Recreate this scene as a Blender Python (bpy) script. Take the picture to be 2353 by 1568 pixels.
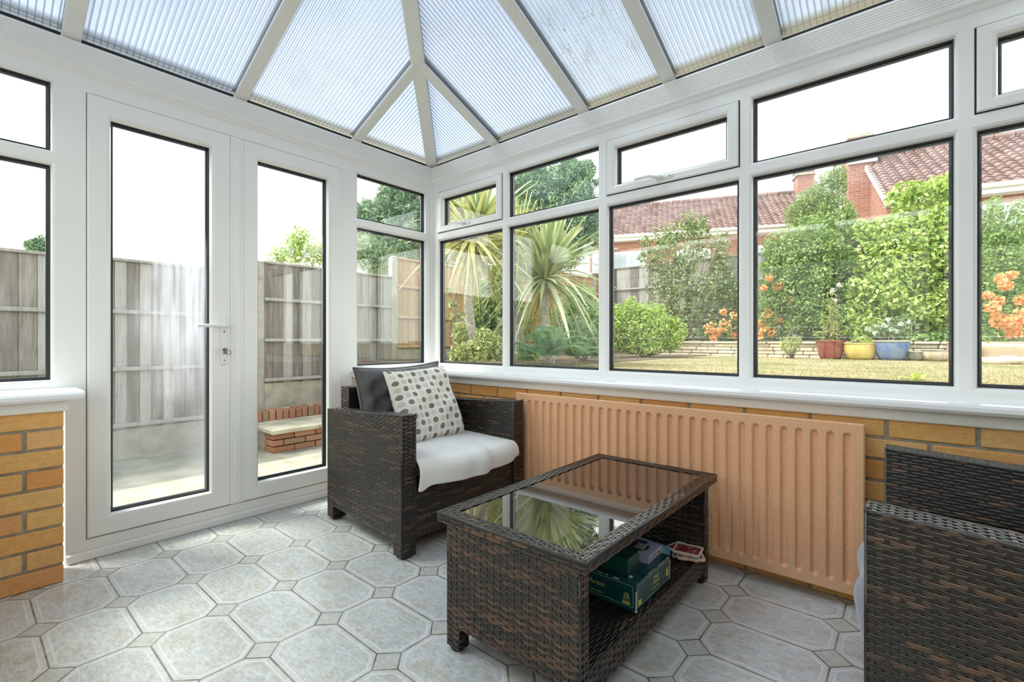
import bpy, bmesh, math, random
import numpy as np
from mathutils import Vector, Matrix, Euler

PI = math.pi
S = bpy.context.scene
COL = S.collection
for o in list(bpy.data.objects):
    bpy.data.objects.remove(o)
rng = np.random.default_rng(7)
random.seed(7)

# ------------------------------------------------------------------ camera
CAMP = np.array([2.6704, -2.2427, 0.93])
FPX = 1085.75
ALPHA = math.radians(49.6166)                       # angle of the view from the -x axis
FWD = np.array([-math.cos(ALPHA), math.sin(ALPHA), 0.0])
RGT = np.array([math.sin(ALPHA), math.cos(ALPHA), 0.0])
cd = bpy.data.cameras.new('camera')
cam = bpy.data.objects.new('camera', cd)
COL.objects.link(cam)
cam.location = CAMP
cam.rotation_euler = (PI / 2, 0, math.atan2(FWD[1], FWD[0]) - PI / 2)
cd.sensor_width = 36.0
cd.lens = FPX / 2353 * 36.0
cd.shift_y = -(784 - 783) / 2353.0
cd.clip_start = 0.03
cd.clip_end = 400
S.camera = cam
# ------------------------------------------------------------------ view, sky, sun
S.view_settings.view_transform = 'Standard'
S.view_settings.look = 'None'
S.view_settings.gamma = 1
S.view_settings.use_curve_mapping = False
S.view_settings.exposure = 0.93
S.cycles.max_bounces = 12
S.cycles.diffuse_bounces = 6
S.cycles.glossy_bounces = 5
S.cycles.transmission_bounces = 6
S.cycles.transparent_max_bounces = 32
S.cycles.caustics_reflective = False
S.cycles.caustics_refractive = False
S.cycles.sample_clamp_indirect = 6.0


class NT:
    """small helper around a node tree"""
    def __init__(s, nt):
        s.nt = nt
        nt.nodes.clear()

    def n(s, t, **kw):
        nd = s.nt.nodes.new(t)
        for k, v in kw.items():
            setattr(nd, k, v)
        return nd

    def put(s, sock, v):
        if isinstance(v, bpy.types.NodeSocket):
            s.nt.links.new(v, sock)
        elif v is not None:
            if hasattr(sock, 'default_value'):
                try:
                    sock.default_value = v
                except Exception:
                    sock.default_value = (v[0], v[1], v[2], 1.0)

    def m(s, op, a, b=None, c=None, clamp=False):
        nd = s.n('ShaderNodeMath', operation=op, use_clamp=clamp)
        for i, v in enumerate((a, b, c)):
            if v is not None:
                s.put(nd.inputs[i], v)
        return nd.outputs[0]

    def vm(s, op, a, b=None):
        nd = s.n('ShaderNodeVectorMath', operation=op)
        s.put(nd.inputs[0], a)
        if b is not None:
            s.put(nd.inputs[1], b)
        return nd.outputs['Value'] if op in ('DOT_PRODUCT', 'LENGTH', 'DISTANCE') else nd.outputs[0]

    def sep(s, v):
        nd = s.n('ShaderNodeSeparateXYZ')
        s.put(nd.inputs[0], v)
        return nd.outputs

    def comb(s, x, y, z):
        nd = s.n('ShaderNodeCombineXYZ')
        for i, v in enumerate((x, y, z)):
            s.put(nd.inputs[i], v)
        return nd.outputs[0]

    def noise(s, vec, scale, detail=3, rough=.55, dist=0):
        nd = s.n('ShaderNodeTexNoise')
        if vec is not None:
            s.put(nd.inputs['Vector'], vec)
        s.put(nd.inputs['Scale'], scale)
        s.put(nd.inputs['Detail'], detail)
        s.put(nd.inputs['Roughness'], rough)
        s.put(nd.inputs['Distortion'], dist)
        return nd.outputs[0]

    def mix(s, f, a, b, blend='MIX'):
        nd = s.n('ShaderNodeMixRGB', blend_type=blend)
        s.put(nd.inputs[0], f)
        for i, v in ((1, a), (2, b)):
            if isinstance(v, (tuple, list)):
                v = (v[0], v[1], v[2], 1)
            s.put(nd.inputs[i], v)
        return nd.outputs[0]

    def ramp(s, f, stops):
        nd = s.n('ShaderNodeValToRGB')
        cr = nd.color_ramp
        while len(cr.elements) > 1:
            cr.elements.remove(cr.elements[0])
        cr.elements[0].position = stops[0][0]
        c = stops[0][1]
        cr.elements[0].color = (c[0], c[1], c[2], 1) if isinstance(c, (tuple, list)) else (c, c, c, 1)
        for p, c in stops[1:]:
            e = cr.elements.new(p)
            e.color = (c[0], c[1], c[2], 1) if isinstance(c, (tuple, list)) else (c, c, c, 1)
        s.put(nd.inputs[0], f)
        return nd.outputs[0]

    def sstep(s, v, a, b):
        nd = s.n('ShaderNodeMapRange', interpolation_type='SMOOTHSTEP')
        s.put(nd.inputs[0], v)
        s.put(nd.inputs[1], a)
        s.put(nd.inputs[2], b)
        return nd.outputs[0]

    def bump(s, h, strength=.3, dist=.01):
        nd = s.n('ShaderNodeBump')
        s.put(nd.inputs['Height'], h)
        nd.inputs['Strength'].default_value = strength
        nd.inputs['Distance'].default_value = dist
        return nd.outputs[0]

    def obj(s):
        return s.n('ShaderNodeTexCoord').outputs['Object']

    def uv(s):
        return s.n('ShaderNodeTexCoord').outputs['UV']

    def attr(s, name='tone'):
        return s.n('ShaderNodeAttribute', attribute_name=name).outputs['Fac']

    def out(s, sh):
        s.put(s.n('ShaderNodeOutputMaterial').inputs['Surface'], sh)

    def shmix(s, f, a, b):
        nd = s.n('ShaderNodeMixShader')
        s.put(nd.inputs[0], f)
        s.put(nd.inputs[1], a)
        s.put(nd.inputs[2], b)
        return nd.outputs[0]

    def pr(s, color, rough=.5, metal=0.0, normal=None, spec=.5, ior=1.5, sheen=0.0, coat=0.0):
        nd = s.n('ShaderNodeBsdfPrincipled')
        if isinstance(color, (tuple, list)):
            color = (color[0], color[1], color[2], 1)
        s.put(nd.inputs['Base Color'], color)
        s.put(nd.inputs['Roughness'], rough)
        s.put(nd.inputs['Metallic'], metal)
        s.put(nd.inputs['Specular IOR Level'], spec)
        s.put(nd.inputs['IOR'], ior)
        if sheen:
            s.put(nd.inputs['Sheen Weight'], sheen)
        if coat:
            s.put(nd.inputs['Coat Weight'], coat)
        if normal is not None:
            s.put(nd.inputs['Normal'], normal)
        return nd.outputs[0]


world = bpy.data.worlds.new('sky')
S.world = world
world.use_nodes = True
w = NT(world.node_tree)
dirv = w.n('ShaderNodeTexCoord').outputs['Generated']
dz = w.sep(dirv)[2]
cloud = w.noise(w.vm('MULTIPLY', dirv, (1.0, 1.0, 2.0)), 2.6, 5, .55, .4)
cl = w.sstep(cloud, .36, .56)
up = w.sstep(dz, .10, .62)
blue = w.mix(cl, (.62, .76, .95), (1.0, 1.0, 1.02))
skyc = w.mix(up, (2.8, 2.74, 2.62), blue)
skyc = w.mix(w.sstep(dz, -.02, .0), (.75, .72, .64), skyc)
bg = w.n('ShaderNodeBackground')
w.put(bg.inputs[0], skyc)
bg.inputs[1].default_value = 1.0
wo = w.n('ShaderNodeOutputWorld')
w.put(wo.inputs[0], bg.outputs[0])

sd = bpy.data.lights.new('sun', 'SUN')
sun = bpy.data.objects.new('sun', sd)
COL.objects.link(sun)
sd.energy = 3.3
sd.angle = math.radians(20)
sd.color = (1.0, .95, .87)
SUNDIR = Vector((-.40, -.42, .82)).normalized()
sun.rotation_euler = SUNDIR.to_track_quat('Z', 'Y').to_euler()
sun.location = (-6, -6, 12)

# ------------------------------------------------------------------ geometry helpers


def at(px, py, depth):
    """a point of the place seen along a photograph pixel, at a distance along the view"""
    return CAMP + FWD * depth + RGT * ((px - 1176.5) / FPX * depth) + np.array([0, 0, 1.0]) * ((783 - py) / FPX * depth)


class MB:
    def __init__(s):
        s.v = []; s.f = []; s.t = []; s.n = 0; s.uvs = None

    def add(s, verts, faces, tone=0.5):
        verts = np.asarray(verts, float)
        k = len(verts)
        s.v.append(verts)
        if len(faces):
            s.f.append((np.asarray(faces, int) + s.n))
        s.t.append(np.full(k, tone) if np.isscalar(tone) else np.asarray(tone, float))
        s.n += k
        return s

    def box(s, a, b, tone=.5, bev=0.0):
        x0, x1 = sorted((a[0], b[0])); y0, y1 = sorted((a[1], b[1])); z0, z1 = sorted((a[2], b[2]))
        if bev <= 0:
            v = [(x, y, z) for x in (x0, x1) for y in (y0, y1) for z in (z0, z1)]
            f = [(0, 1, 3, 2), (4, 6, 7, 5), (0, 4, 5, 1), (2, 3, 7, 6), (0, 2, 6, 4), (1, 5, 7, 3)]
            return s.add(v, f, tone)
        r = min(bev, (x1 - x0) / 2.01, (y1 - y0) / 2.01, (z1 - z0) / 2.01)
        lo = np.array([x0, y0, z0]); hi = np.array([x1, y1, z1])
        vs = []; idx = {}
        for sx in (0, 1):
            for sy in (0, 1):
                for sz in (0, 1):
                    c = np.array([hi[0] if sx else lo[0], hi[1] if sy else lo[1], hi[2] if sz else lo[2]])
                    inn = np.array([-1 if sx else 1, -1 if sy else 1, -1 if sz else 1]) * r
                    for ax in range(3):
                        p = c + inn
                        p[ax] = c[ax]
                        idx[(sx, sy, sz, ax)] = len(vs)
                        vs.append(p)
        q = []; tr = []
        for ax in range(3):
            o1, o2 = [a_ for a_ in range(3) if a_ != ax]
            for sg in (0, 1):
                ring = []
                for (p1, p2) in ((0, 0), (1, 0), (1, 1), (0, 1)):
                    k = [0, 0, 0]; k[ax] = sg; k[o1] = p1; k[o2] = p2
                    ring.append(idx[(k[0], k[1], k[2], ax)])
                q.append(ring)
        for ax in range(3):           # edges along ax
            o1, o2 = [a_ for a_ in range(3) if a_ != ax]
            for p1 in (0, 1):
                for p2 in (0, 1):
                    k0 = [0, 0, 0]; k0[o1] = p1; k0[o2] = p2
                    k1 = list(k0); k1[ax] = 1
                    q.append([idx[(*k0, o1)], idx[(*k1, o1)], idx[(*k1, o2)], idx[(*k0, o2)]])
        s.add(vs, q, tone)
        base = s.n - len(vs)
        for sx in (0, 1):
            for sy in (0, 1):
                for sz in (0, 1):
                    tr.append([idx[(sx, sy, sz, a_)] + base for a_ in range(3)])
        s.f.append(np.array(tr))
        return s

    def quadgrid(s, P, tone=.5, closed_u=False):
        """P: (nu, nv, 3)"""
        nu, nv = P.shape[:2]
        i = np.arange(nu - (0 if closed_u else 1))[:, None]; j = np.arange(nv - 1)[None, :]
        i2 = (i + 1) % nu
        f = np.stack([i * nv + j, i2 * nv + j, i2 * nv + j + 1, i * nv + j + 1], -1).reshape(-1, 4)
        t = tone if np.isscalar(tone) else np.asarray(tone).reshape(-1)
        return s.add(P.reshape(-1, 3), f, t)

    def tube(s, pts, rad, n=8, tone=.5, caps=True):
        pts = np.asarray(pts, float)
        k = len(pts)
        rad = np.full(k, rad) if np.isscalar(rad) else np.asarray(rad, float)
        d = np.gradient(pts, axis=0)
        d /= np.linalg.norm(d, axis=1)[:, None] + 1e-12
        ref = np.array([0, 0, 1.0]) if abs(d[0][2]) < .9 else np.array([1.0, 0, 0])
        P = np.zeros((k, n, 3))
        a = np.cross(d[0], ref); a /= np.linalg.norm(a)
        for i in range(k):
            a = a - d[i] * (a @ d[i]); a /= np.linalg.norm(a) + 1e-12
            b = np.cross(d[i], a)
            th = np.arange(n) * 2 * PI / n
            P[i] = pts[i] + rad[i] * (np.cos(th)[:, None] * a + np.sin(th)[:, None] * b)
        i = np.arange(k - 1)[:, None]; j = np.arange(n)[None, :]; j2 = (j + 1) % n
        f = np.stack([i * n + j, i * n + j2, (i + 1) * n + j2, (i + 1) * n + j], -1).reshape(-1, 4)
        s.add(P.reshape(-1, 3), f, tone)
        if caps:
            b0 = s.n - k * n
            s.f.append(np.array([list(range(b0, b0 + n))[::-1]]))
            s.f.append(np.array([list(range(b0 + (k - 1) * n, b0 + k * n))]))
        return s

    def lathe(s, prof, c=(0, 0, 0), n=24, tone=.5):
        prof = np.asarray(prof, float)
        th = np.arange(n) * 2 * PI / n
        P = np.stack([prof[None, :, 0] * np.cos(th)[:, None], prof[None, :, 0] * np.sin(th)[:, None],
                      np.repeat(prof[None, :, 1], n, 0)], -1) + np.asarray(c)
        return s.quadgrid(P, tone, closed_u=True)

    def rects(s, mp, seq, closed=True, tone=.5):
        """a mitred ring through a sequence of rectangles (u0,u1,z0,z1,d) in a wall's own frame"""
        k = len(seq)
        P = []
        for (u0, u1, z0, z1, d) in seq:
            P += [mp(u0, d, z0), mp(u1, d, z0), mp(u1, d, z1), mp(u0, d, z1)]
        f = []
        for i in range(k if closed else k - 1):
            a, b = i * 4, ((i + 1) % k) * 4
            for j in range(4):
                j2 = (j + 1) % 4
                f.append((a + j, a + j2, b + j2, b + j))
        return s.add(P, f, tone)

    def prism(s, poly, mp0, mp1, tone=.5):
        """poly of points swept from mp0(p) to mp1(p)"""
        k = len(poly)
        v = [mp0(p) for p in poly] + [mp1(p) for p in poly]
        s.add(v, [(i, (i + 1) % k, (i + 1) % k + k, i + k) for i in range(k)], tone)
        b = s.n - 2 * k
        s.f.append(np.array([[b + i for i in range(k)][::-1]]))
        s.f.append(np.array([[b + k + i for i in range(k)]]))
        return s

    def mesh(s, name, smooth=False, recalc=False):
        me = bpy.data.meshes.new(name)
        V = np.concatenate(s.v) if s.v else np.zeros((0, 3))
        me.vertices.add(len(V))
        me.vertices.foreach_set('co', V.ravel())
        loops = np.concatenate([f.ravel() for f in s.f]) if s.f else np.zeros(0, int)
        cnt = np.concatenate([np.full(len(f), f.shape[1]) for f in s.f]) if s.f else np.zeros(0, int)
        me.loops.add(len(loops))
        me.loops.foreach_set('vertex_index', loops.astype(np.int32))
        me.polygons.add(len(cnt))
        st = np.concatenate([[0], np.cumsum(cnt)[:-1]]) if len(cnt) else cnt
        me.polygons.foreach_set('loop_start', st.astype(np.int32))
        me.polygons.foreach_set('loop_total', cnt.astype(np.int32))
        me.update(calc_edges=True)
        a = me.attributes.new('tone', 'FLOAT', 'POINT')
        a.data.foreach_set('value', np.concatenate(s.t).astype(np.float32))
        if s.uvs is not None:
            uv = np.concatenate(s.uvs)
            l = me.uv_layers.new(name='UVMap')
            l.data.foreach_set('uv', uv[loops].astype(np.float32).ravel())
        if recalc:
            bm = bmesh.new(); bm.from_mesh(me)
            bmesh.ops.recalc_face_normals(bm, faces=bm.faces)
            bm.to_mesh(me); bm.free()
        me.polygons.foreach_set('use_smooth', np.full(len(me.polygons), bool(smooth)))
        me.validate()
        me.update()
        return me

    def obj(s, name, mat, parent=None, smooth=False, recalc=True, **props):
        me = s.mesh(name, smooth, recalc)
        me.materials.append(mat)
        o = bpy.data.objects.new(name, me)
        COL.objects.link(o)
        if parent is not None:
            o.parent = parent
        for k, v in props.items():
            o[k] = v
        return o


def empty(name, loc=(0, 0, 0), rotz=0.0, **props):
    o = bpy.data.objects.new(name, None)
    COL.objects.link(o)
    o.location = loc
    o.rotation_euler = (0, 0, rotz)
    o.empty_display_size = .1
    for k, v in props.items():
        o[k] = v
    return o


def thing(name, label, category, loc=(0, 0, 0), rotz=0.0, group=None):
    o = empty(name, loc, rotz, label=label, category=category)
    if group:
        o['group'] = group
    return o


def tag(o, label, category, group=None):
    o['label'] = label
    o['category'] = category
    if group:
        o['group'] = group
    return o


def struct(name, **k):
    return empty(name, kind='structure', **k)


def copy_tree(o, parent=None):
    c = o.copy()
    COL.objects.link(c)
    if parent is not None:
        c.parent = parent
    for ch in list(o.children):
        copy_tree(ch, c)
    return c


# ------------------------------------------------------------------ materials
def newmat(name):
    m = bpy.data.materials.new(name)
    m.use_nodes = True
    return m, NT(m.node_tree)


def plain(name, col, rough=.5, metal=0, spec=.5, bump=None, var=0.0, vs=8.0):
    m, t = newmat(name)
    c = col
    nrm = None
    if var:
        k = t.noise(t.obj(), vs, 4)
        c = t.mix(t.sstep(k, .3, .7), tuple(x * (1 - var) for x in col), tuple(min(1, x * (1 + var)) for x in col))
    if bump:
        nrm = t.bump(t.noise(t.obj(), bump[0], 4), bump[1], bump[2])
    t.out(t.pr(c, rough, metal, nrm, spec))
    return m


M = {}
M['upvc'] = plain('white_upvc', (.89, .885, .86), .28, spec=.45)
M['upvc_beam'] = plain('white_beam', (.87, .865, .84), .38)
M['rafter'] = plain('rafter_white', (.82, .815, .79), .4)
M['sill'] = plain('sill_white', (.88, .885, .90), .16)
M['black'] = plain('black_rubber', (.012, .013, .016), .5)
M['spacer'] = plain('spacer_bar', (.10, .11, .125), .4, .3)
M['handle_white'] = plain('white_enamel', (.85, .85, .83), .25)
M['steel'] = plain('steel', (.30, .27, .23), .35, .8)
M['dark_gap'] = plain('gap_dark', (.02, .02, .02), .8)


def glass_mat(name, f0=.05, tint=(.93, .965, .95), fog=False):
    m, t = newmat(name)
    g = t.n('ShaderNodeNewGeometry')
    c = t.m('ABSOLUTE', t.vm('DOT_PRODUCT', g.outputs['Normal'], g.outputs['Incoming']))
    p = t.m('POWER', t.m('SUBTRACT', 1.0, c, clamp=True), 5.0)
    fr = t.m('ADD', f0, t.m('MULTIPLY', p, 1 - f0), clamp=True)
    tr = t.n('ShaderNodeBsdfTransparent')
    tr.inputs[0].default_value = (*tint, 1)
    gl = t.n('ShaderNodeBsdfGlossy')
    gl.inputs['Roughness'].default_value = .0
    sh = t.shmix(fr, tr.outputs[0], gl.outputs[0])
    if fog:
        # condensation between the panes: a patch with run-down streaks
        oc = t.obj()
        x, y, z = t.sep(oc)
        n1 = t.noise(t.comb(0.0, t.m('MULTIPLY', y, 3.0), t.m('MULTIPLY', z, 1.6)), 2.0, 3)
        streak = t.noise(t.comb(0.0, t.m('MULTIPLY', y, 70.0), t.m('MULTIPLY', z, 2.2)), 1.0, 4, .6)
        # broad patch beside the handle stile (y rising to -1.42), z 0.75 .. 1.4
        yy = t.sstep(t.m('ADD', y, t.m('MULTIPLY', n1, .22)), -1.66, -1.34)
        zt = t.m('MULTIPLY', t.sstep(t.m('ADD', z, t.m('MULTIPLY', n1, .3)), .72, 1.16), t.sstep(t.m('SUBTRACT', z, t.m('MULTIPLY', yy, .22)), 1.27, 1.14))
        low = t.m('MULTIPLY', t.m('MULTIPLY', t.sstep(y, -1.55, -1.40), t.sstep(z, 1.2, .4)), .22)
        haze = t.m('MULTIPLY', t.sstep(z, 1.34, 1.0), .10)
        f = t.m('MULTIPLY', t.m('MULTIPLY', yy, zt), t.m('ADD', .34, t.m('MULTIPLY', t.sstep(streak, .36, .6), .66)))
        f = t.m('ADD', f, t.m('ADD', low, haze))
        f = t.m('MULTIPLY', f, .62, clamp=True)
        tl = t.n('ShaderNodeBsdfTranslucent')
        tl.inputs[0].default_value = (.86, .89, .97, 1)
        df = t.n('ShaderNodeBsdfDiffuse')
        df.inputs[0].default_value = (.80, .83, .90, 1)
        sh = t.shmix(f, sh, t.shmix(.35, tl.outputs[0], df.outputs[0]))
    t.out(sh)
    return m


M['glass'] = glass_mat('window_glass')
M['glass_fog'] = glass_mat('misted_glass', fog=True)


def poly_mat(name, dirt, band, tint):
    """twin-wall roof sheet: UV.x along the eaves in metres, UV.y up the slope in metres"""
    m, t = newmat(name)
    u, v, _ = t.sep(t.uv())
    fr = t.m('FRACT', t.m('DIVIDE', u, .0222))
    dd = t.m('ABSOLUTE', t.m('SUBTRACT', fr, .5))
    line = t.sstep(dd, .39, .45)
    n1 = t.noise(t.comb(u, v, 0.0), 3.0, 4)
    rib = t.m('MULTIPLY', line, .72 if dirt < .5 else .6)
    soft = t.m('MULTIPLY', t.sstep(dd, .15, .45), .10)
    e = t.m('ADD', v, t.m('MULTIPLY', t.m('SUBTRACT', n1, .5), .012))
    bandm = t.sstep(e, .052, .018)
    n2 = t.noise(t.comb(t.m('MULTIPLY', u, 1.0), t.m('MULTIPLY', v, .45), 0.0), 60.0, 3, .6)
    n3 = t.noise(t.comb(u, v, 3.0), 2.2, 3)
    spk = t.m('MULTIPLY', t.sstep(n2, .60, .70), t.sstep(n3, .40, .62))
    n4 = t.noise(t.comb(t.m('MULTIPLY', u, 9.0), t.m('MULTIPLY', v, 2.0), 1.0), 3.0, 4)
    film = t.m('MULTIPLY', t.sstep(n4, .45, .75), t.sstep(n3, .35, .6))
    trn = t.n('ShaderNodeBsdfTransparent')
    trn.inputs[0].default_value = (*tint, 1)
    tl = t.n('ShaderNodeBsdfTranslucent')
    tl.inputs[0].default_value = (.80, .86, .93, 1)
    base = t.shmix(.17, trn.outputs[0], tl.outputs[0])
    gl = t.n('ShaderNodeBsdfGlossy')
    gl.inputs['Roughness'].default_value = .12
    base = t.shmix(.06, base, gl.outputs[0])
    dk = t.n('ShaderNodeBsdfTranslucent')
    dk.inputs[0].default_value = (.16, .18, .20, 1)
    f = t.m('ADD', rib, soft, clamp=True)
    sh = t.shmix(f, base, dk.outputs[0])
    if dirt > 0:
        al = t.n('ShaderNodeBsdfTranslucent')
        al.inputs[0].default_value = (.20, .22, .17, 1)
        sh = t.shmix(t.m('MULTIPLY', t.m('ADD', t.m('MULTIPLY', spk, .8), t.m('MULTIPLY', film, .28), clamp=True), dirt), sh, al.outputs[0])
    bd = t.n('ShaderNodeBsdfTranslucent')
    bd.inputs[0].default_value = (*band, 1)
    sh = t.shmix(t.m('MULTIPLY', bandm, .85), sh, bd.outputs[0])
    t.out(sh)
    return m


M['poly_clean'] = poly_mat('roof_sheet', .05, (.07, .085, .09), (.50, .545, .61))
M['poly_dirty'] = poly_mat('roof_sheet_stained', 1.0, (.20, .18, .10), (.54, .585, .63))
M['poly_mid'] = poly_mat('roof_sheet_misty', .3, (.15, .14, .085), (.52, .565, .63))


def brick_mat(name, cols, mortar=False, bs=.85):
    m, t = newmat(name)
    oc = t.obj()
    tone = t.attr()
    c = t.ramp(tone, [(i / (len(cols) - 1), k) for i, k in enumerate(cols)])
    n = t.noise(oc, 40, 4, .65)
    c = t.mix(t.sstep(n, .35, .7), t.mix(.18, c, (.40, .18, .06)), c)
    fl = t.noise(oc, 130, 2)
    c = t.mix(t.m('MULTIPLY', t.sstep(fl, .66, .72), .6), c, (.85, .68, .42))
    # drag-wire texture: creases along the brick
    x, y, z = t.sep(oc)
    cr = t.noise(t.comb(t.m('MULTIPLY', x, 18.0), t.m('MULTIPLY', y, 18.0), t.m('MULTIPLY', z, 160.0)), 1.0, 4, .7, .6)
    h = t.m('ADD', t.m('MULTIPLY', cr, .8), t.m('MULTIPLY', n, .4))
    t.out(t.pr(c, .9, 0, t.bump(h, bs, .006), .1))
    return m


M['brick'] = brick_mat('orange_brick', [(.93, .50, .17), (.96, .60, .23), (.90, .43, .14), (.97, .67, .30), (.86, .38, .14)])
M['mortar'] = plain('mortar', (.38, .36, .29), .95, bump=(180, .5, .004), var=.2, vs=30)
M['red_brick'] = brick_mat('red_brick', [(.33, .16, .12), (.44, .20, .13), (.38, .24, .16), (.50, .27, .18), (.30, .22, .15)])
M['stone'] = brick_mat('garden_stone', [(.74, .65, .50), (.82, .74, .58), (.66, .57, .45), (.86, .80, .66)])


def wall_brick(name, c1, c2, mort):
    m, t = newmat(name)
    u, v, _ = t.sep(t.uv())
    nd = t.n('ShaderNodeTexBrick')
    t.put(nd.inputs['Vector'], t.comb(u, v, 0.0))
    nd.inputs['Scale'].default_value = 1.0
    nd.inputs['Brick Width'].default_value = .225
    nd.inputs['Row Height'].default_value = .075
    nd.inputs['Mortar Size'].default_value = .006
    t.put(nd.inputs['Color1'], c1)
    t.put(nd.inputs['Color2'], c2)
    t.put(nd.inputs['Mortar'], mort)
    t.out(t.pr(nd.outputs[0], .9, spec=.2))
    return m


M['house_brick'] = wall_brick('house_brickwork', (.33, .14, .105), (.41, .20, .15), (.42, .34, .29))


def floor_mat():
    m, t = newmat('vinyl_tiles')
    oc = t.obj()
    x, y, z = t.sep(oc)
    PX, PY, A = .3272, .2128, .0505
    fx = t.m('SUBTRACT', t.m('FRACT', t.m('ADD', t.m('DIVIDE', t.m('SUBTRACT', x, 1.180), PX), 50.5)), .5)   # -.5 .. .5 around a diamond
    fy = t.m('SUBTRACT', t.m('FRACT', t.m('ADD', t.m('DIVIDE', t.m('SUBTRACT', y, -1.647), PY), 50.5)), .5)
    ax = t.m('MULTIPLY', t.m('ABSOLUTE', fx), PX)
    ay = t.m('MULTIPLY', t.m('ABSOLUTE', fy), PY)
    dia = t.m('MULTIPLY', t.m('SUBTRACT', t.m('ADD', ax, ay), A), .7071)     # <0 inside a diamond
    inside = t.m('LESS_THAN', dia, 0.0)
    # lines run along the lattice between diamonds: distance to the lattice lines
    dl = t.m('MINIMUM', ax, ay)
    doct = t.m('MINIMUM', t.m('ABSOLUTE', dia), t.m('ADD', dl, t.m('MULTIPLY', inside, 1.0)))
    wob = t.m('MULTIPLY', t.m('SUBTRACT', t.noise(oc, 9, 2), .5), .0016)
    dw = t.m('ADD', doct, wob)
    grout = t.sstep(dw, .0032, .0018)
    # pale border line set in from the octagon's edge
    line = t.m('MULTIPLY', t.sstep(t.m('ABSOLUTE', t.m('SUBTRACT', doct, .0165)), .0034, .0014), t.m('SUBTRACT', 1.0, inside))
    band = t.m('MULTIPLY', t.sstep(doct, .0165, .0150), t.m('SUBTRACT', 1.0, inside))
    # marble mottling
    cell = t.comb(t.m('FLOOR', t.m('DIVIDE', t.m('SUBTRACT', x, 1.180), PX)), t.m('FLOOR', t.m('DIVIDE', t.m('SUBTRACT', y, -1.647), PY)), 0.0)
    cellr = t.n('ShaderNodeTexWhiteNoise')
    t.put(cellr.inputs[0], cell)
    off = t.vm('MULTIPLY', cellr.outputs['Color'], (7.0, 7.0, 7.0))
    p2 = t.vm('ADD', t.vm('MULTIPLY', oc, (1.0, 1.35, 1.0)), off)
    n1 = t.noise(p2, 9, 6, .66, .5)
    n2 = t.noise(p2, 22, 6, .7)
    n3 = t.noise(p2, 70, 3, .6)
    c = t.ramp(n1, [(.30, (.52, .50, .43)), (.42, (.64, .64, .59)), (.52, (.69, .72, .735)), (.60, (.60, .645, .645)), (.72, (.74, .765, .785))])
    c = t.mix(t.m('MULTIPLY', t.sstep(n2, .52, .70), .85), c, (.50, .44, .31))
    c = t.mix(t.m('MULTIPLY', t.sstep(t.noise(p2, 13, 4, .6), .50, .66), .45), c, (.50, .52, .44))
    c = t.mix(t.m('MULTIPLY', t.sstep(n2, .45, .3), .5), c, (.82, .84, .84))
    c = t.mix(t.m('MULTIPLY', t.sstep(n3, .50, .68), .60), c, (.47, .47, .42))
    n4 = t.noise(t.vm('MULTIPLY', p2, (1.0, 2.2, 1.0)), 38, 5, .7)
    c = t.mix(t.m('MULTIPLY', t.sstep(n4, .47, .62), .50), c, (.47, .475, .44))
    c = t.mix(t.m('MULTIPLY', t.sstep(n4, .47, .34), .5), c, (.86, .88, .89))
    c = t.mix(t.m('MULTIPLY', inside, .28), c, (.56, .54, .46))
    c = t.mix(t.m('MULTIPLY', band, .35), c, (.80, .81, .80))
    c = t.mix(t.m('MULTIPLY', line, .6), c, (.90, .91, .90))
    gn = t.noise(oc, 14, 3)
    gc = t.mix(t.sstep(gn, .35, .65), (.13, .115, .09), (.34, .31, .25))
    c = t.mix(t.m('MULTIPLY', grout, .95), c, gc)
    h = t.m('SUBTRACT', t.m('MULTIPLY', n3, .12), t.m('ADD', grout, t.m('MULTIPLY', line, .25)))
    t.out(t.pr(c, t.m('ADD', .22, t.m('MULTIPLY', n2, .16)), 0, t.bump(h, .35, .003), .6))
    return m


M['floor'] = floor_mat()


def wicker_mat(name='rattan', lo=(.008, .007, .006), mid=(.024, .0175, .013), hi=(.150, .075, .038)):
    m, t = newmat(name)
    tone = t.attr()
    n = t.noise(t.obj(), 300, 2)
    c = t.ramp(tone, [(0, lo), (.5, mid), (.75, tuple(.5 * (a + b) for a, b in zip(mid, hi))), (1, hi)])
    c = t.mix(t.m('MULTIPLY', n, .3), c, tuple(.6 * k for k in mid))
    t.out(t.pr(c, .30, 0, t.bump(n, .12, .001), .65, coat=.15))
    return m


M['wicker'] = wicker_mat()
M['wicker_dark'] = plain('rattan_core', (.010, .008, .007), .7)
M['foot'] = plain('foot_plastic', (.012, .011, .010), .45)
M['table_glass'] = plain('dark_glass', (.030, .018, .013), .015, spec=1.0)
M['table_glass'].node_tree.nodes['Principled BSDF'].inputs['IOR'].default_value = 1.9


def radiator_mat():
    m, t = newmat('copper_hammered')
    oc = t.obj()
    n = t.noise(oc, 260, 3, .6)
    n2 = t.noise(oc, 6, 3)
    c = t.mix(t.sstep(n, .38, .66), (.78, .42, .225), (.94, .585, .35))
    c = t.mix(t.m('MULTIPLY', n2, .25), c, (.80, .43, .24))
    t.out(t.pr(c, .48, .0, t.bump(n, .25, .002), .45))
    return m


M['radiator'] = radiator_mat()


def fabric(name, col, scale=700, rough=.9, sheen=.25, bs=.25, col2=None):
    m, t = newmat(name)
    oc = t.obj()
    n = t.noise(oc, scale, 2)
    n2 = t.noise(oc, 18, 3)
    c = t.mix(t.m('MULTIPLY', n, .5), col, col2 or tuple(k * .78 for k in col))
    t.out(t.pr(c, rough, 0, t.bump(t.m('ADD', n, t.m('MULTIPLY', n2, .8)), bs, .004), .2, sheen=sheen))
    return m


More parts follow.
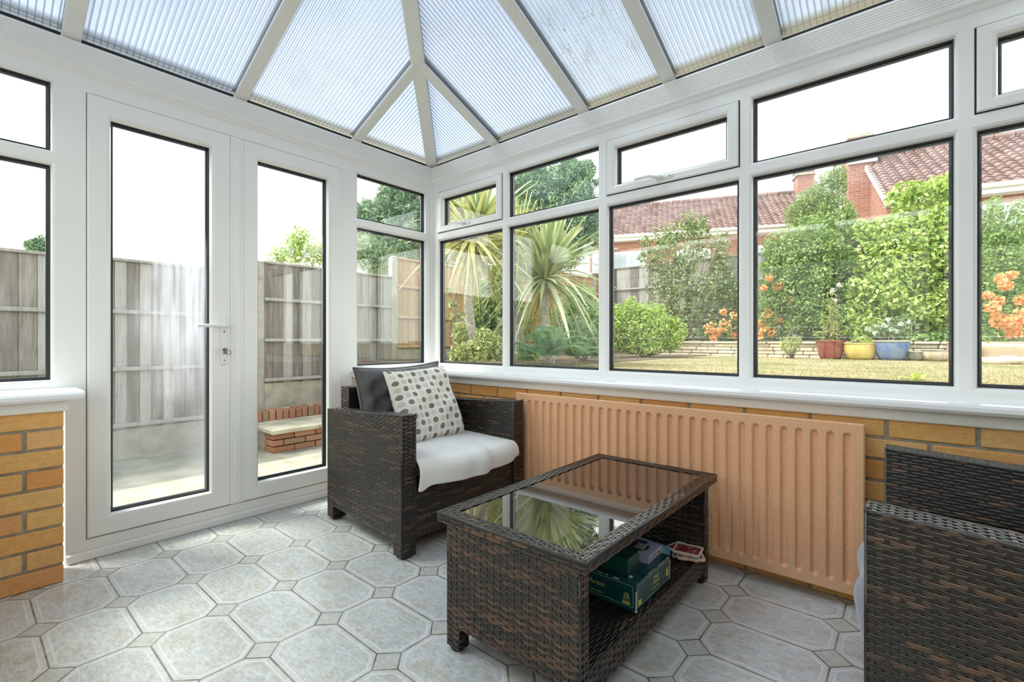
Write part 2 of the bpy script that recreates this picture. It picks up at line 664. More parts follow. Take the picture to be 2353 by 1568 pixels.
M['grey_fabric'] = fabric('grey_cotton', (.125, .124, .130))
M['fleece'] = fabric('white_fleece', (.90, .89, .86), 240, .95, .5, .5)
M['fleece_grey'] = fabric('grey_fleece', (.29, .285, .33), 240, .95, .5, .4)
M['seat_fabric'] = fabric('seat_cotton', (.20, .195, .20))


def polka_mat():
    m, t = newmat('polka_cotton')
    u, v, _ = t.sep(t.uv())
    PU, PV = .0385, .0375
    cu_, cv_ = t.m('FLOOR', t.m('DIVIDE', u, PU)), t.m('FLOOR', t.m('DIVIDE', v, PV))
    ci, vv = cu_, t.m('DIVIDE', v, PV)
    par = t.m('MODULO', t.m('ADD', t.m('ADD', cu_, cv_), 400.0), 2.0)
    fu = t.m('MULTIPLY', t.m('SUBTRACT', t.m('FRACT', t.m('DIVIDE', u, PU)), .5), PU)
    fv = t.m('MULTIPLY', t.m('SUBTRACT', t.m('FRACT', vv), .5), PV)
    r = t.m('SQRT', t.m('ADD', t.m('MULTIPLY', fu, fu), t.m('MULTIPLY', fv, fv)))
    dot = t.sstep(r, .0144, .0132)
    cell = t.n('ShaderNodeTexWhiteNoise')
    t.put(cell.inputs[0], t.comb(ci, t.m('FLOOR', vv), 0.0))
    brown = t.mix(cell.outputs['Value'], (.235, .19, .15), (.31, .225, .165))
    grey = t.mix(cell.outputs['Value'], (.62, .60, .56), (.74, .72, .67))
    dc = t.mix(par, brown, grey)
    n = t.noise(t.obj(), 800, 2)
    base = t.mix(t.m('MULTIPLY', n, .25), (.86, .84, .77), (.74, .71, .64))
    c = t.mix(dot, base, dc)
    t.out(t.pr(c, .9, 0, t.bump(t.m('ADD', n, t.noise(t.obj(), 22, 3)), .25, .004), .2, sheen=.15))
    return m


M['polka'] = polka_mat()


def leaf_mat(name, c0, c1, c2, tr=.35, gloss=.45):
    m, t = newmat(name)
    c = t.ramp(t.attr(), [(0, c0), (.5, c1), (1, c2)])
    p = t.pr(c, gloss, spec=.4)
    tl = t.n('ShaderNodeBsdfTranslucent')
    t.put(tl.inputs[0], t.mix(.4, c, (.45, .50, .08)))
    t.out(t.shmix(tr, p, tl.outputs[0]))
    return m


M['leaf_mid'] = leaf_mat('leaf_mid', (.07, .14, .04), (.24, .38, .12), (.52, .66, .28))
M['leaf_bright'] = leaf_mat('leaf_bright', (.16, .28, .04), (.45, .60, .14), (.76, .86, .36))
M['leaf_olive'] = leaf_mat('leaf_olive', (.08, .13, .045), (.27, .36, .15), (.56, .62, .36))
M['leaf_grey'] = leaf_mat('leaf_grey', (.12, .20, .12), (.24, .36, .22), (.42, .54, .36))
M['leaf_var'] = leaf_mat('leaf_variegated', (.15, .24, .07), (.45, .50, .18), (.80, .80, .48))
M['conifer'] = leaf_mat('conifer_green', (.07, .15, .10), (.17, .31, .21), (.40, .54, .32), .25)
M['conifer_gold'] = leaf_mat('conifer_gold', (.30, .20, .08), (.48, .35, .15), (.62, .50, .26), .2)
M['cordy'] = leaf_mat('strap_leaf', (.17, .23, .10), (.36, .44, .22), (.70, .74, .48), .25, .35)
M['cordy_gold'] = leaf_mat('strap_leaf_gold', (.34, .26, .08), (.50, .46, .16), (.66, .66, .32), .25, .35)
M['fern'] = leaf_mat('fern_green', (.06, .15, .09), (.12, .26, .16), (.24, .40, .25))
M['flower'] = leaf_mat('flower_orange', (.86, .36, .14), (.94, .50, .24), (1.0, .68, .42), .3, .6)
M['flower_white'] = leaf_mat('flower_white', (.75, .75, .70), (.85, .85, .80), (.92, .92, .90), .2, .6)
M['flower_pink'] = leaf_mat('flower_pink', (.80, .60, .70), (.85, .70, .78), (.92, .84, .88), .2, .6)
M['bark'] = plain('bark', (.30, .25, .19), .95, bump=(60, .6, .02), var=.3, vs=25)
M['bark_pale'] = plain('bark_pale', (.48, .43, .36), .95, bump=(60, .6, .02), var=.3, vs=25)


def wood_fence(name, a, b, c_):
    m, t = newmat(name)
    oc = t.obj()
    x, y, z = t.sep(oc)
    n = t.noise(t.comb(t.m('MULTIPLY', x, 14.0), t.m('MULTIPLY', y, 14.0), t.m('MULTIPLY', z, 1.3)), 1.6, 5, .65)
    n2 = t.noise(t.comb(t.m('MULTIPLY', x, 60.0), t.m('MULTIPLY', y, 60.0), t.m('MULTIPLY', z, 4.0)), 1.6, 4, .65)
    k = t.m('ADD', t.m('MULTIPLY', n, .6), t.m('MULTIPLY', t.attr(), .4))
    c = t.ramp(k, [(.3, a), (.5, b), (.7, c_)])
    c = t.mix(t.m('MULTIPLY', t.sstep(n2, .5, .7), .4), c, tuple(q * .6 for q in a))
    t.out(t.pr(c, .9, 0, t.bump(n2, .3, .004), .15))
    return m


M['fence_grey'] = wood_fence('weathered_boards', (.19, .165, .145), (.34, .315, .29), (.47, .45, .43))
M['fence_brown'] = wood_fence('larch_boards', (.34, .20, .10), (.46, .29, .15), (.56, .38, .22))
M['concrete'] = plain('concrete', (.38, .365, .315), .95, bump=(50, .3, .004), var=.18, vs=7)
M['patio'] = plain('patio_concrete', (.30, .29, .235), .9, bump=(40, .3, .004), var=.25, vs=4)  # darkened so the shade on the patio sits in its colour
M['slab_sunlit'] = plain('paving', (.50, .46, .36), .9, bump=(40, .3, .004), var=.2, vs=5)  # pale tone stands in for sunlight on the patio by the door
M['soil'] = plain('soil', (.17, .125, .085), 1.0, bump=(30, .7, .02), var=.35, vs=9)


def lawn_mat():
    m, t = newmat('dry_lawn')
    oc = t.obj()
    n = t.noise(oc, 1.3, 5, .6)
    n2 = t.noise(oc, 60, 3, .7)
    c = t.ramp(n, [(.35, (.22, .24, .09)), (.48, (.39, .33, .19)), (.6, (.48, .39, .26)), (.72, (.31, .30, .13))])
    c = t.mix(t.m('MULTIPLY', t.sstep(n2, .45, .7), .35), c, (.30, .30, .10))
    t.out(t.pr(c, .95, 0, t.bump(n2, .6, .02), .1))
    return m


M['lawn'] = lawn_mat()
M['grass_blade'] = leaf_mat('grass_blade', (.24, .25, .09), (.45, .385, .21), (.58, .48, .33), .2, .8)


def tile_roof_mat():
    m, t = newmat('pantiles')
    n = t.noise(t.obj(), 3, 4)
    c = t.ramp(t.attr(), [(0, (.17, .105, .095)), (.5, (.24, .155, .14)), (1, (.33, .22, .20))])
    c = t.mix(t.m('MULTIPLY', n, .3), c, (.32, .25, .23))
    t.out(t.pr(c, .8, spec=.25))
    return m


M['pantile'] = tile_roof_mat()
M['white_paint'] = plain('white_paint', (.80, .81, .82), .5)
M['window_dark'] = plain('far_pane', (.42, .47, .54), .1, spec=.8)
M['mortar_white'] = plain('lead_flashing', (.68, .69, .70), .6)


def glaze(name, a, b, rough=.15):
    m, t = newmat(name)
    n = t.noise(t.obj(), 7, 4, .6)
    c = t.mix(t.sstep(n, .35, .65), a, b)
    t.out(t.pr(c, rough, spec=.6))
    return m


M['pot_red'] = glaze('glaze_red', (.24, .05, .04), (.34, .10, .085))
M['pot_yellow'] = glaze('glaze_yellow', (.62, .42, .10), (.74, .56, .20))
M['pot_blue'] = glaze('glaze_blue', (.10, .17, .42), (.20, .27, .40))
M['pot_dark'] = glaze('glaze_dark', (.10, .10, .11), (.30, .26, .22))
M['pot_tan'] = glaze('glaze_tan', (.55, .42, .28), (.62, .55, .46))
M['terracotta'] = glaze('terracotta', (.62, .30, .17), (.72, .42, .28), .8)
M['box_green'] = plain('card_teal', (.005, .060, .075), .28, var=.2)
M['box_dark'] = plain('card_green', (.004, .062, .050), .30)
M['box_white'] = plain('worn_card', (.72, .72, .70), .8)
M['box_navy'] = plain('card_navy', (.035, .055, .13), .3)
M['box_lilac'] = plain('card_lilac', (.38, .43, .58), .35)
M['box_ltblue'] = plain('card_lightblue', (.20, .48, .70), .35, var=.18, vs=60)
M['gold_ink'] = plain('gold_ink', (.62, .60, .16), .4)
M['pale_ink'] = plain('pale_ink', (.55, .66, .60), .4)
M['cork'] = plain('cork', (.62, .42, .27), .9)
M['coaster_white'] = plain('coaster_white', (.82, .77, .70), .35)


def coaster_art():
    m, t = newmat('coaster_art')
    n = t.noise(t.obj(), 60, 4, .7)
    c = t.ramp(n, [(.35, (.02, .012, .012)), (.46, (.26, .035, .05)), (.58, (.40, .06, .09)), (.70, (.75, .55, .40))])
    t.out(t.pr(c, .2))
    return m


M['coaster_art'] = coaster_art()
M['cream_wall'] = plain('cream_render', (.90, .88, .83), .9)

# ------------------------------------------------------------------ the room's size
RW, RL = -2.62, 3.62          # the far side in y, the house wall in x
BEAM0, BEAM1 = 2.045, 2.170
SILLZ = .737


def map_right(u, d, z): return (u, d, z)                       # d > 0 goes outdoors
def map_left(u, d, z): return (-d, u, z)
def map_far(u, d, z): return (u, RW - d, z)


# floor
mb = MB(); mb.box((0, RW, -.05), (RL, 0, 0))
mb.obj('floor', M['floor'], kind='structure')

# ------------------------------------------------------------------ windows
def grow(r, k): return (r[0] - k, r[1] + k, r[2] - k, r[3] + k)


def glazing(parent, mp, op, mat='glass'):
    g = MB()
    e = grow(op, .004)
    g.rects(mp, [(*grow(op, .003), .016), (*grow(op, -.0045), .018), (*grow(op, -.0045), .058), (*grow(op, .003), .058)])
    g.obj('gasket', M['black'], parent)
    q = MB()
    q.rects(mp, [(*grow(op, -.003), .034), (*grow(op, -.0115), .034), (*grow(op, -.0115), .046), (*grow(op, -.003), .046)])
    q.obj('spacer_bar', M['spacer'], parent)
    p = MB()
    u0, u1, z0, z1 = op
    v = [mp(u0, .028, z0), mp(u1, .028, z0), mp(u1, .028, z1), mp(u0, .028, z1), mp(u0, .050, z0), mp(u1, .050, z0), mp(u1, .050, z1), mp(u0, .050, z1)]
    p.add(v, [(0, 1, 2, 3), (7, 6, 5, 4)])
    p.obj('pane', M[mat], parent, recalc=False)


def bead(op, d0=0.0, w=.013, back=.062):
    return [(*grow(op, w), d0), (*grow(op, w * .35), d0 + .004), (*op, d0 + .018), (*op, back)]


def win_handle(parent, mp, u, z, length=.11, flip=1):
    h = MB()
    a = lambda du, d, dz_: np.array(mp(u + du * flip, d, z + dz_))
    lo = mp(u - .035, -.016, z - .011); hi = mp(u + .055 * 1, 0, z + .011)
    h.box(lo, hi, bev=.006)
    h.obj('handle_base', M['handle_white'], parent)
    l = MB()
    pts = [a(.005, -.020, 0), a(-.015, -.032, 0), a(-.035, -.042, .006), a(-.055, -.044, .012), a(-.13, -.044, .012)]
    l.tube(pts, [.010, .009, .008, .0075, .006], 8)
    l.obj('handle_lever', M['handle_white'], parent, smooth=True)
    s = MB()
    for du in (0, .04):
        s.tube([mp(u + du, -.0165, z), mp(u + du, -.0185, z)], .0035, 8)
    s.obj('handle_screw', M['steel'], parent)


def window(n, mp, u0, u1, op0, op1, opener=False, zl=(.770, 1.645), zu=(1.707, 1.985), hflip=1):
    w = struct('window_%d' % n)
    low = (op0, op1, zl[0], zl[1]); upo = (op0, op1, zu[0], zu[1])
    zm = (zl[1] + zu[0]) / 2
    fr = MB()
    fr.rects(mp, [(u0, u1, SILLZ, zm, .065), (u0, u1, SILLZ, zm, 0)] + bead(low) + [(u0, u1, SILLZ, zm, .065)][:0])
    fr.rects(mp, [(u0, u1, zm, BEAM0 + .01, .065), (u0, u1, zm, BEAM0 + .01, 0)] + (bead(upo) if not opener else [(*grow(upo, .010), 0), (*grow(upo, .006), .010), (*grow(upo, .006), .062)]))
    fr.obj('window_frame', M['upvc'], w)
    glazing(w, mp, low)
    if not opener:
        glazing(w, mp, upo)
    else:
        g = MB()
        g.rects(mp, [(*grow(upo, .009), .004), (*grow(upo, .001), .004), (*grow(upo, .001), .014), (*grow(upo, .009), .014)])
        g.obj('seal', M['black'], w)
        s_op = grow(upo, -.048)
        s_op = (s_op[0], s_op[1], s_op[2] - .006, s_op[3] + .006)
        sa = MB()
        o = grow(upo, .0035)
        sa.rects(mp, [(*o, .05), (*o, -.006), (*grow(o, -.004), -.010)] + bead(s_op, -.010, .016, .055))
        sa.obj('sash', M['upvc'], w)
        glazing(w, mp, s_op)
        win_handle(w, mp, (op0 + op1) / 2 + (-.02), upo[2] + .018, flip=hflip)
    return w


MUL = [0.0, .704, 1.401, 2.106, 2.806, 3.506]
OPS = [(.070, .676), (.732, 1.370), (1.432, 2.076), (2.136, 2.776), (2.836, 3.476)]
for i in range(5):
    window(i + 1, map_right, MUL[i], MUL[i + 1], *OPS[i], opener=i in (0, 2, 4))
window(6, map_left, -.646, 0.0, -.602, -.062)
window(7, map_left, RW, -1.951, -2.555, -1.995)
for i in range(5):
    window(8 + i, map_far, MUL[i], MUL[i + 1], *OPS[i], opener=False)
# corner posts and end posts
cp = MB()
cp.box((-.07, -.0, 0.0), (.0, .07, BEAM1 + .02)); cp.box((0, -.016, SILLZ), (.016, 0, BEAM0))
cp.obj('trim_1', M['upvc'], kind='structure')
cp = MB(); cp.box((-.07, RW - .07, 0), (0, RW, BEAM1 + .02))
cp.obj('trim_2', M['upvc'], kind='structure')
cp = MB(); cp.box((3.506, 0, SILLZ), (RL, .065, BEAM1)); cp.obj('trim_3', M['upvc'], kind='structure')
cp = MB(); cp.box((3.506, RW - .065, SILLZ), (RL, RW, BEAM1)); cp.obj('trim_4', M['upvc'], kind='structure')

# ------------------------------------------------------------------ french door
door = struct('door_1')
D0, D1, DH = -1.951, -.646, BEAM0 + .01
L0, L1, LZ0, LZ1 = -1.882, -.722, .090, 1.978
fr = MB()
fr.rects(map_left, [(D0, D1, 0, DH, .07), (D0, D1, 0, DH, 0), (D0 + .012, D1 - .012, .012, DH - .012, 0), (L0 - .006, L1 + .006, LZ0 - .006, LZ1 + .006, 0), (L0 - .0035, L1 + .0035, LZ0 - .0035, LZ1 + .0035, .006), (L0 - .0035, L1 + .0035, LZ0 - .0035, LZ1 + .0035, .07)])
fr.obj('door_frame', M['upvc'], door)
th = MB()
th.box((.0, D0 + .001, 0), (.016, D1 - .001, .040), bev=.006)
th.obj('threshold', M['upvc'], door)
gp = MB()
gp.rects(map_left, [(L0 - .005, L1 + .005, LZ0 - .005, LZ1 + .005, .006), (L0 + .002, L1 - .002, LZ0 + .002, LZ1 - .002, .006), (L0 + .002, L1 - .002, LZ0 + .002, LZ1 - .002, .02), (L0 - .005, L1 + .005, LZ0 - .005, LZ1 + .005, .02)])
gp.obj('door_seal', M['black'], door)
leafs = []
for (a, b, g0, g1, mt) in ((L0 - .0022, -1.335, -1.805, -1.424, 'glass_fog'), (-1.272, L1 + .0022, -1.197, -.806, 'glass')):
    lf = MB()
    op = (g0, g1, .176, 1.893)
    o = (a, b, LZ0 + .002, LZ1 - .000)
    lf.rects(map_left, [(*o, .055), (*o, -.006), (*grow(o, -.004), -.010)] + bead(op, -.010, .018, .055))
    leaf = lf.obj('door_leaf', M['upvc'], door)
    leafs.append(leaf)
    glazing(leaf, map_left, op, mt)
bar = MB()
bar.box((-.04, -1.3345, LZ0 + .0), (.012, -1.2725, LZ1), bev=.004)
bar.box((.010, -1.318, LZ0 + .01), (.018, -1.289, LZ1 - .01), bev=.003)
bar.obj('meeting_bar', M['upvc'], door)
# lever handle on the first leaf
hy = -1.366
hp = MB(); hp.box((.010, hy - .015, .808), (.019, hy + .015, 1.055), bev=.005)
hp = hp.obj('handle_plate', M['handle_white'], leafs[0])
hl = MB()
hl.tube([(.018, hy, 1.005), (.045, hy, 1.005)], .011, 10)
hl.tube([(.045, hy + .012, 1.005), (.050, hy - .01, 1.005), (.052, hy - .06, 1.004), (.050, hy - .125, 1.003)], [.010, .0115, .010, .0085], 10)
hl.obj('handle_lever', M['handle_white'], leafs[0], smooth=True)
hs = MB()
hs.tube([(.018, hy, .83), (.0205, hy, .83)], .004, 8); hs.tube([(.018, hy, .975), (.0205, hy, .975)], .005, 8)
hs.obj('handle_screw', M['steel'], leafs[0])
hc = MB(); hc.tube([(.018, hy, .884), (.024, hy, .884)], .009, 12); hc.box((.018, hy - .004, .862), (.023, hy + .004, .884))
hc.obj('lock_cylinder', M['steel'], leafs[0])
ky = thing('key', 'small brass key left in the lock of the white glazed door', 'key', (.024, hy, .884))
k = MB(); k.box((0, -.0015, -.004), (.012, .0015, .004)); k.obj('key_blade', M['steel'], ky)
k = MB(); k.box((.012, -.0015, -.022), (.030, .0015, .008), bev=.001); k.obj('key_bow', M['steel'], ky)
k = MB(); th_ = np.linspace(0, 2 * PI, 15)
k.tube(np.stack([.02 + 0 * th_, .010 + .011 * np.cos(th_), -.014 + .011 * np.sin(th_)], -1), .0011, 6, caps=False)
k.obj('key_ring', M['spacer'], ky, smooth=True)

# ------------------------------------------------------------------ eaves beam (grooved)
def beam_profile():
    p = [(.07, BEAM0), (0.0, BEAM0), (-.006, BEAM0 + .004), (-.012, BEAM0 + .018), (-.022, BEAM0 + .026)]
    z = BEAM0 + .040
    p.append((-.024, z))
    n = 8
    st = (BEAM1 - .006 - z) / n
    for i in range(n):
        zz = z + i * st
        dx = -.024 - .0010 * i
        p += [(dx, zz + .001), (dx + .0022, zz + .0022), (dx + .0022, zz + .0032), (dx - .0008, zz + .0045), (dx - .0008, zz + st - .001)]
    p += [(-.030, BEAM1), (.07, BEAM1)]
    return p


BP = beam_profile()
b = MB(); b.prism(BP, lambda p: (0.0 - p[0] * 0 + (-p[0] if False else 0) + .0 + (-.0), p[0], p[1]), lambda p: (RL, p[0], p[1]))
b.obj('trim_5', M['upvc_beam'], kind='structure')
b = MB(); b.prism(BP, lambda p: (-p[0], 0.0, p[1]), lambda p: (-p[0], RW, p[1]))
b.obj('trim_6', M['upvc_beam'], kind='structure')
b = MB(); b.prism(BP, lambda p: (0.0, RW - p[0], p[1]), lambda p: (RL, RW - p[0], p[1]))
b.obj('trim_7', M['upvc_beam'], kind='structure')

# ------------------------------------------------------------------ roof
KS = .40
Z0 = BEAM1 + .004
HALF = -RW / 2
roof = struct('roof')


def on_right(x, s, h=0.0):      # s = distance in from the wall
    return np.array([x, -s, Z0 + KS * s + h])


def on_left(y, s, h=0.0):
    return np.array([s, y, Z0 + KS * s + h])


def on_far(x, s, h=0.0):
    return np.array([x, RW + s, Z0 + KS * s + h])


SL = math.sqrt(1 + KS * KS)


def sheet(fn, poly, mat, u0=0.0):
    """poly of (along, inward) points"""
    P = [fn(a, s_, .024) for a, s_ in poly] + [fn(a, s_, .048) for a, s_ in poly]
    k = len(poly)
    g = MB()
    g.add(P, [])
    g.f.append(np.array([list(range(k))])); g.f.append(np.array([list(range(k, 2 * k))[::-1]]))
    uv = np.array([(a - u0, s_ * SL) for a, s_ in poly] * 2)
    g.uvs = [uv]
    g.obj('roof_sheet', M[mat], roof, recalc=False)


def rafter(p0, p1, width=.066, name='rafter', side=None, hgt=.016):
    p0 = np.asarray(p0, float); p1 = np.asarray(p1, float)
    d = p1 - p0; d /= np.linalg.norm(d)
    sd_ = np.cross(d, (0, 0, 1.0)) if side is None else np.asarray(side, float)
    sd_ /= np.linalg.norm(sd_)
    n_ = np.cross(sd_, d); n_ /= np.linalg.norm(n_)
    if n_[2] < 0:
        n_ = -n_

    def pr(p, w_, h0, h1):
        hw = w_ / 2
        return [p - sd_ * hw + n_ * h0, p + sd_ * hw + n_ * h0, p + sd_ * hw + n_ * h1, p - sd_ * hw + n_ * h1]
    g = MB()
    hw = width / 2
    prof = [(-hw, .004), (-hw + .006, 0), (hw - .006, 0), (hw, .004), (hw, hgt), (-hw, hgt)]
    g.prism(prof, lambda q: p0 + sd_ * q[0] + n_ * q[1], lambda q: p1 + sd_ * q[0] + n_ * q[1])
    r = g.obj(name, M['rafter'], roof)
    g = MB()
    prof = [(-hw + .004, hgt), (hw - .004, hgt), (hw - .004, .026), (-hw + .004, .026)]
    g.prism(prof, lambda q: p0 + sd_ * q[0] + n_ * q[1], lambda q: p1 + sd_ * q[0] + n_ * q[1])
    g.obj('rafter_gasket', M['black'], r)
    g = MB()
    prof = [(-hw, .050), (hw, .050), (hw * .7, .075), (-hw * .7, .075)]
    g.prism(prof, lambda q: p0 + sd_ * q[0] + n_ * q[1], lambda q: p1 + sd_ * q[0] + n_ * q[1])
    g.obj('capping', M['rafter'], r)


RX = [.625, 1.286, 1.767, 2.218, 2.67, 3.12]
for x in RX:
    s1 = min(x, HALF)
    rafter(on_right(x, .0), on_right(x, s1), .064)
    rafter(on_far(x, .0), on_far(x, s1), .064)
RY = [-.617, -1.288, -1.935]
for y in RY:
    s1 = min(-y, y - RW, HALF)
    rafter(on_left(y, .0), on_left(y, s1), .062)
rafter(on_right(0.0, 0.0) + np.array([0, 0, .0]), on_right(HALF, HALF), .075, 'hip')
rafter(on_far(0.0, 0.0), on_far(HALF, HALF), .075, 'hip')
rafter(on_right(HALF - .03, HALF, -.004), on_right(RL, HALF, -.004), .12, 'ridge')
# sheets
ed = [0.0] + RX + [RL]
for i in range(len(ed) - 1):
    a, c = ed[i], ed[i + 1]
    s0, s1 = min(a, HALF), min(c, HALF)
    poly = [(a, 0), (c, 0), (c, s1)]
    if a < HALF < c:
        poly.append((HALF, HALF))
    if s0 > 0:
        poly.append((a, s0))
    sheet(on_right, poly, ['poly_mid', 'poly_mid', 'poly_dirty', 'poly_dirty', 'poly_dirty', 'poly_dirty', 'poly_mid'][i])
    sheet(on_far, poly, 'poly_clean')
ey = [0.0] + RY + [RW]
for i in range(len(ey) - 1):
    a, c = ey[i], ey[i + 1]
    sa, sc = min(-a, a - RW), min(-c, c - RW)
    poly = [(a, 0), (c, 0)]
    if sc > 1e-6:
        poly.append((c, sc))
    if c < -HALF < a:
        poly.append((-HALF, HALF))
    if sa > 1e-6:
        poly.append((a, sa))
    sheet(on_left, poly, ['poly_mid', 'poly_mid', 'poly_clean', 'poly_clean'][i], -.0)
# closing strip between beam and sheets
ec = MB()
ec.box((-.03, .004, BEAM1), (RL, .05, BEAM1 + .030)); ec.box((-.05, RW, BEAM1), (-.004, 0, BEAM1 + .030)); ec.box((-.03, RW - .05, BEAM1), (RL, RW - .004, BEAM1 + .030))
ec.obj('eaves_seal', M['black'], roof)
# a dead leaf lying on the sheet
lf = MB()
c0 = on_left(-2.015, .115, .062)
ph = np.linspace(0, 2 * PI, 13)[:-1]
rim = np.stack([.011 * np.cos(ph) + .006 * np.cos(2 * ph), .008 * np.sin(ph) + .003 * np.sin(3 * ph), .003 + .002 * np.cos(3 * ph)], -1)
P = np.concatenate([rim + c0, rim * np.array([.8, .8, 1]) + c0 + np.array([0, 0, .003])])
lf.add(P, [(i, (i + 1) % 12, (i + 1) % 12 + 12, i + 12) for i in range(12)])
lf.f.append(np.array([list(range(12))])); lf.f.append(np.array([list(range(12, 24))]))
tag(lf.obj('dead_leaf', plain('dead_leaf', (.06, .055, .04), .9)), 'small dark dead leaf lying on a clear roof sheet near the eaves', 'leaf')

# ------------------------------------------------------------------ dwarf brick walls with sills
WD = .175


def brick_wall(name, mp, u0, u1, phase=0.0, zt=.662):
    w = MB()
    n = 9
    ch = .0745
    z = zt
    m_ = MB(); m_.box(mp(u0 + .002, 0, 0), mp(u1 - .002, -(WD - .008), zt))
    root = m_.obj(name, M['mortar'], kind='structure')
    for r in range(n):
        zt_, zb = zt - r * ch, zt - r * ch - .0635
        zb = max(zb, 0.0)
        if zt_ < .01:
            break
        L = .225
        off = phase + (L / 2 if r % 2 else 0)
        k0 = math.floor((u0 - off) / L) - 1
        for k in range(k0, k0 + int((u1 - u0) / L) + 4):
            a, b_ = off + k * L, off + k * L + L - .012
            a, b_ = max(a, u0), min(b_, u1)
            if b_ - a < .012:
                continue
            w.box(mp(a, -.02, zb), mp(b_, -WD + random.uniform(-.0015, .0015), zt_), tone=random.random(), bev=.003)
    w.obj('brickwork', M['brick'], root)


brick_wall('wall_right', map_right, .0, RL, phase=2.605 - .225 * 20)
brick_wall('wall_left', map_left, RW, -1.975, phase=-2.188)
brick_wall('wall_far', map_far, .0, RL)


def sill(name, mp, u0, u1, t0, t1):
    s = MB()
    prof = [(.0, SILLZ), (-.215, SILLZ - .001), (-.232, SILLZ - .004), (-.238, SILLZ - .012), (-.239, SILLZ - .024), (-.234, SILLZ - .033), (-.222, SILLZ - .036), (0, SILLZ - .036)]
    s.prism(prof, lambda p: mp(u0, p[0], p[1]), lambda p: mp(u1, p[0], p[1]))
    o = s.obj(name, M['sill'], kind='structure')
    t = MB()
    lo, hi = mp(t0, 0, .660), mp(t1, -.192, SILLZ - .036)
    t.box(lo, hi, bev=.003)
    t.obj('sill_fascia', M['upvc'], o)


sill('trim_8', map_right, .0, RL, .0, RL)
sill('trim_9', map_left, RW, -1.922, RW, -1.962)
sill('trim_10', map_far, .0, RL, .0, RL)
# narrow return of the sill under the corner window
sill('trim_11', map_left, -.640, -.235, -.600, -.19)
bw = MB(); bw.box((0, -.60, 0), (.165, -WD, .660)); bw.obj('wall_corner', M['brick'], kind='structure')

# house wall behind
hw = MB()
hw.box((RL, RW - .6, 0), (RL + .3, -2.0, 2.5)); hw.box((RL, -.55, 0), (RL + .3, .6, 2.5)); hw.box((RL, -2.0, 2.05), (RL + .3, -.55, 2.5)); hw.box((RL, RW - .6, 2.5), (RL + .3, .6, 5.0))
hw.obj('wall_house', M['cream_wall'], kind='structure')
d2 = struct('door_2')
for (a, c) in ((-2.0, -1.275), (-1.275, -.55)):
    mpd = lambda u, d, z: (RL + .05 + d, u, z)
    f = MB(); f.rects(mpd, [(a, c, 0, 2.05, .06), (a, c, 0, 2.05, 0)] + bead((a + .09, c - .09, .12, 1.95)))
    lf_ = f.obj('door_leaf', M['upvc'], d2)
    glazing(lf_, mpd, (a + .09, c - .09, .12, 1.95))
ib = MB(); ib.box((RL + .3, RW - .6, -.05), (RL + 3.5, .6, 0)); ib.box((RL + 3.5, RW - .6, 0), (RL + 3.6, .6, 2.6)); ib.box((RL + .3, RW - .7, 0), (RL + 3.5, RW - .6, 2.6)); ib.box((RL + .3, .6, 0), (RL + 3.5, .7, 2.6)); ib.box((RL + .3, RW - .6, 2.5), (RL + 3.5, .6, 2.6))
ib.obj('room_shell', M['cream_wall'], kind='structure')

# ------------------------------------------------------------------ radiator
rad = thing('radiator', 'long copper coloured fluted panel radiator under the garden windows', 'radiator', (1.77, -.215, 0))
RX0, RX1, RZ0, RZ1, RYF = 1.000, 2.544, .052, .645, -.250
NF = 31
xs = []
pitch = (RX1 - RX0 - .05) / NF
xs = np.unique(np.concatenate([np.linspace(RX0 + .004, RX1 - .004, NF * 20 + 3)]))
zs = np.concatenate([np.linspace(RZ0 + .004, RZ0 + .030, 4), np.linspace(RZ0 + .036, RZ0 + .062, 7), np.linspace(RZ0 + .09, RZ1 - .09, 6), np.linspace(RZ1 - .066, RZ1 - .036, 8), np.linspace(RZ1 - .030, RZ1 - .004, 4)])
X, Z = np.meshgrid(xs, zs, indexing='ij')
xc = ((X - RX0 - .025) / pitch) % 1.0 - .5
inx = (X > RX0 + .025) & (X < RX1 - .025)
dx = np.abs(xc) * pitch
zz0, zz1 = RZ0 + .050, RZ1 - .048
dz_ = np.maximum(np.maximum(zz0 - Z, Z - zz1), 0)
rr = np.sqrt(dx ** 2 + dz_ ** 2)
g = np.clip((.0128 - rr) / .0058, 0, 1)
g = g * g * (3 - 2 * g) * inx
Y = np.full_like(X, RYF) + .0130 * g
P = np.stack([X - 1.77, Y + .215, Z], -1)
mb = MB(); mb.quadgrid(P)
mb.obj('front_panel', M['radiator'], rad, smooth=True, recalc=False)
mb = MB()
e = .004
mb.box((RX0 - 1.77, RYF + .215 + .004, RZ0 + .0), (RX0 + .006 - 1.77, RYF + .215 + .014, RZ1))
mb.rects(lambda u, d, z: (u - 1.77, d + .215, z), [(RX0 + e, RX1 - e, RZ0 + e, RZ1 - e, RYF), (RX0, RX1, RZ0, RZ1, RYF + .004), (RX0, RX1, RZ0, RZ1, RYF + .016), (RX0 + .002, RX1 - .002, RZ0 + .002, RZ1 - .002, RYF + .016)], closed=False)
mb.obj('panel_rim', M['radiator'], rad)
mb = MB(); mb.box((RX0 + .01 - 1.77, RYF + .215 + .014, RZ0 + .012), (RX1 - .01 - 1.77, RYF + .215 + .050, RZ1 - .012), bev=.004)
mb.obj('rear_panel', M['radiator'], rad)
for bx in (1.25, 1.77, 2.30):
    mb = MB(); mb.box((bx - .015 - 1.77, .01, .15), (bx + .015 - 1.77, .036, .55)); mb.obj('bracket', M['steel'], rad)

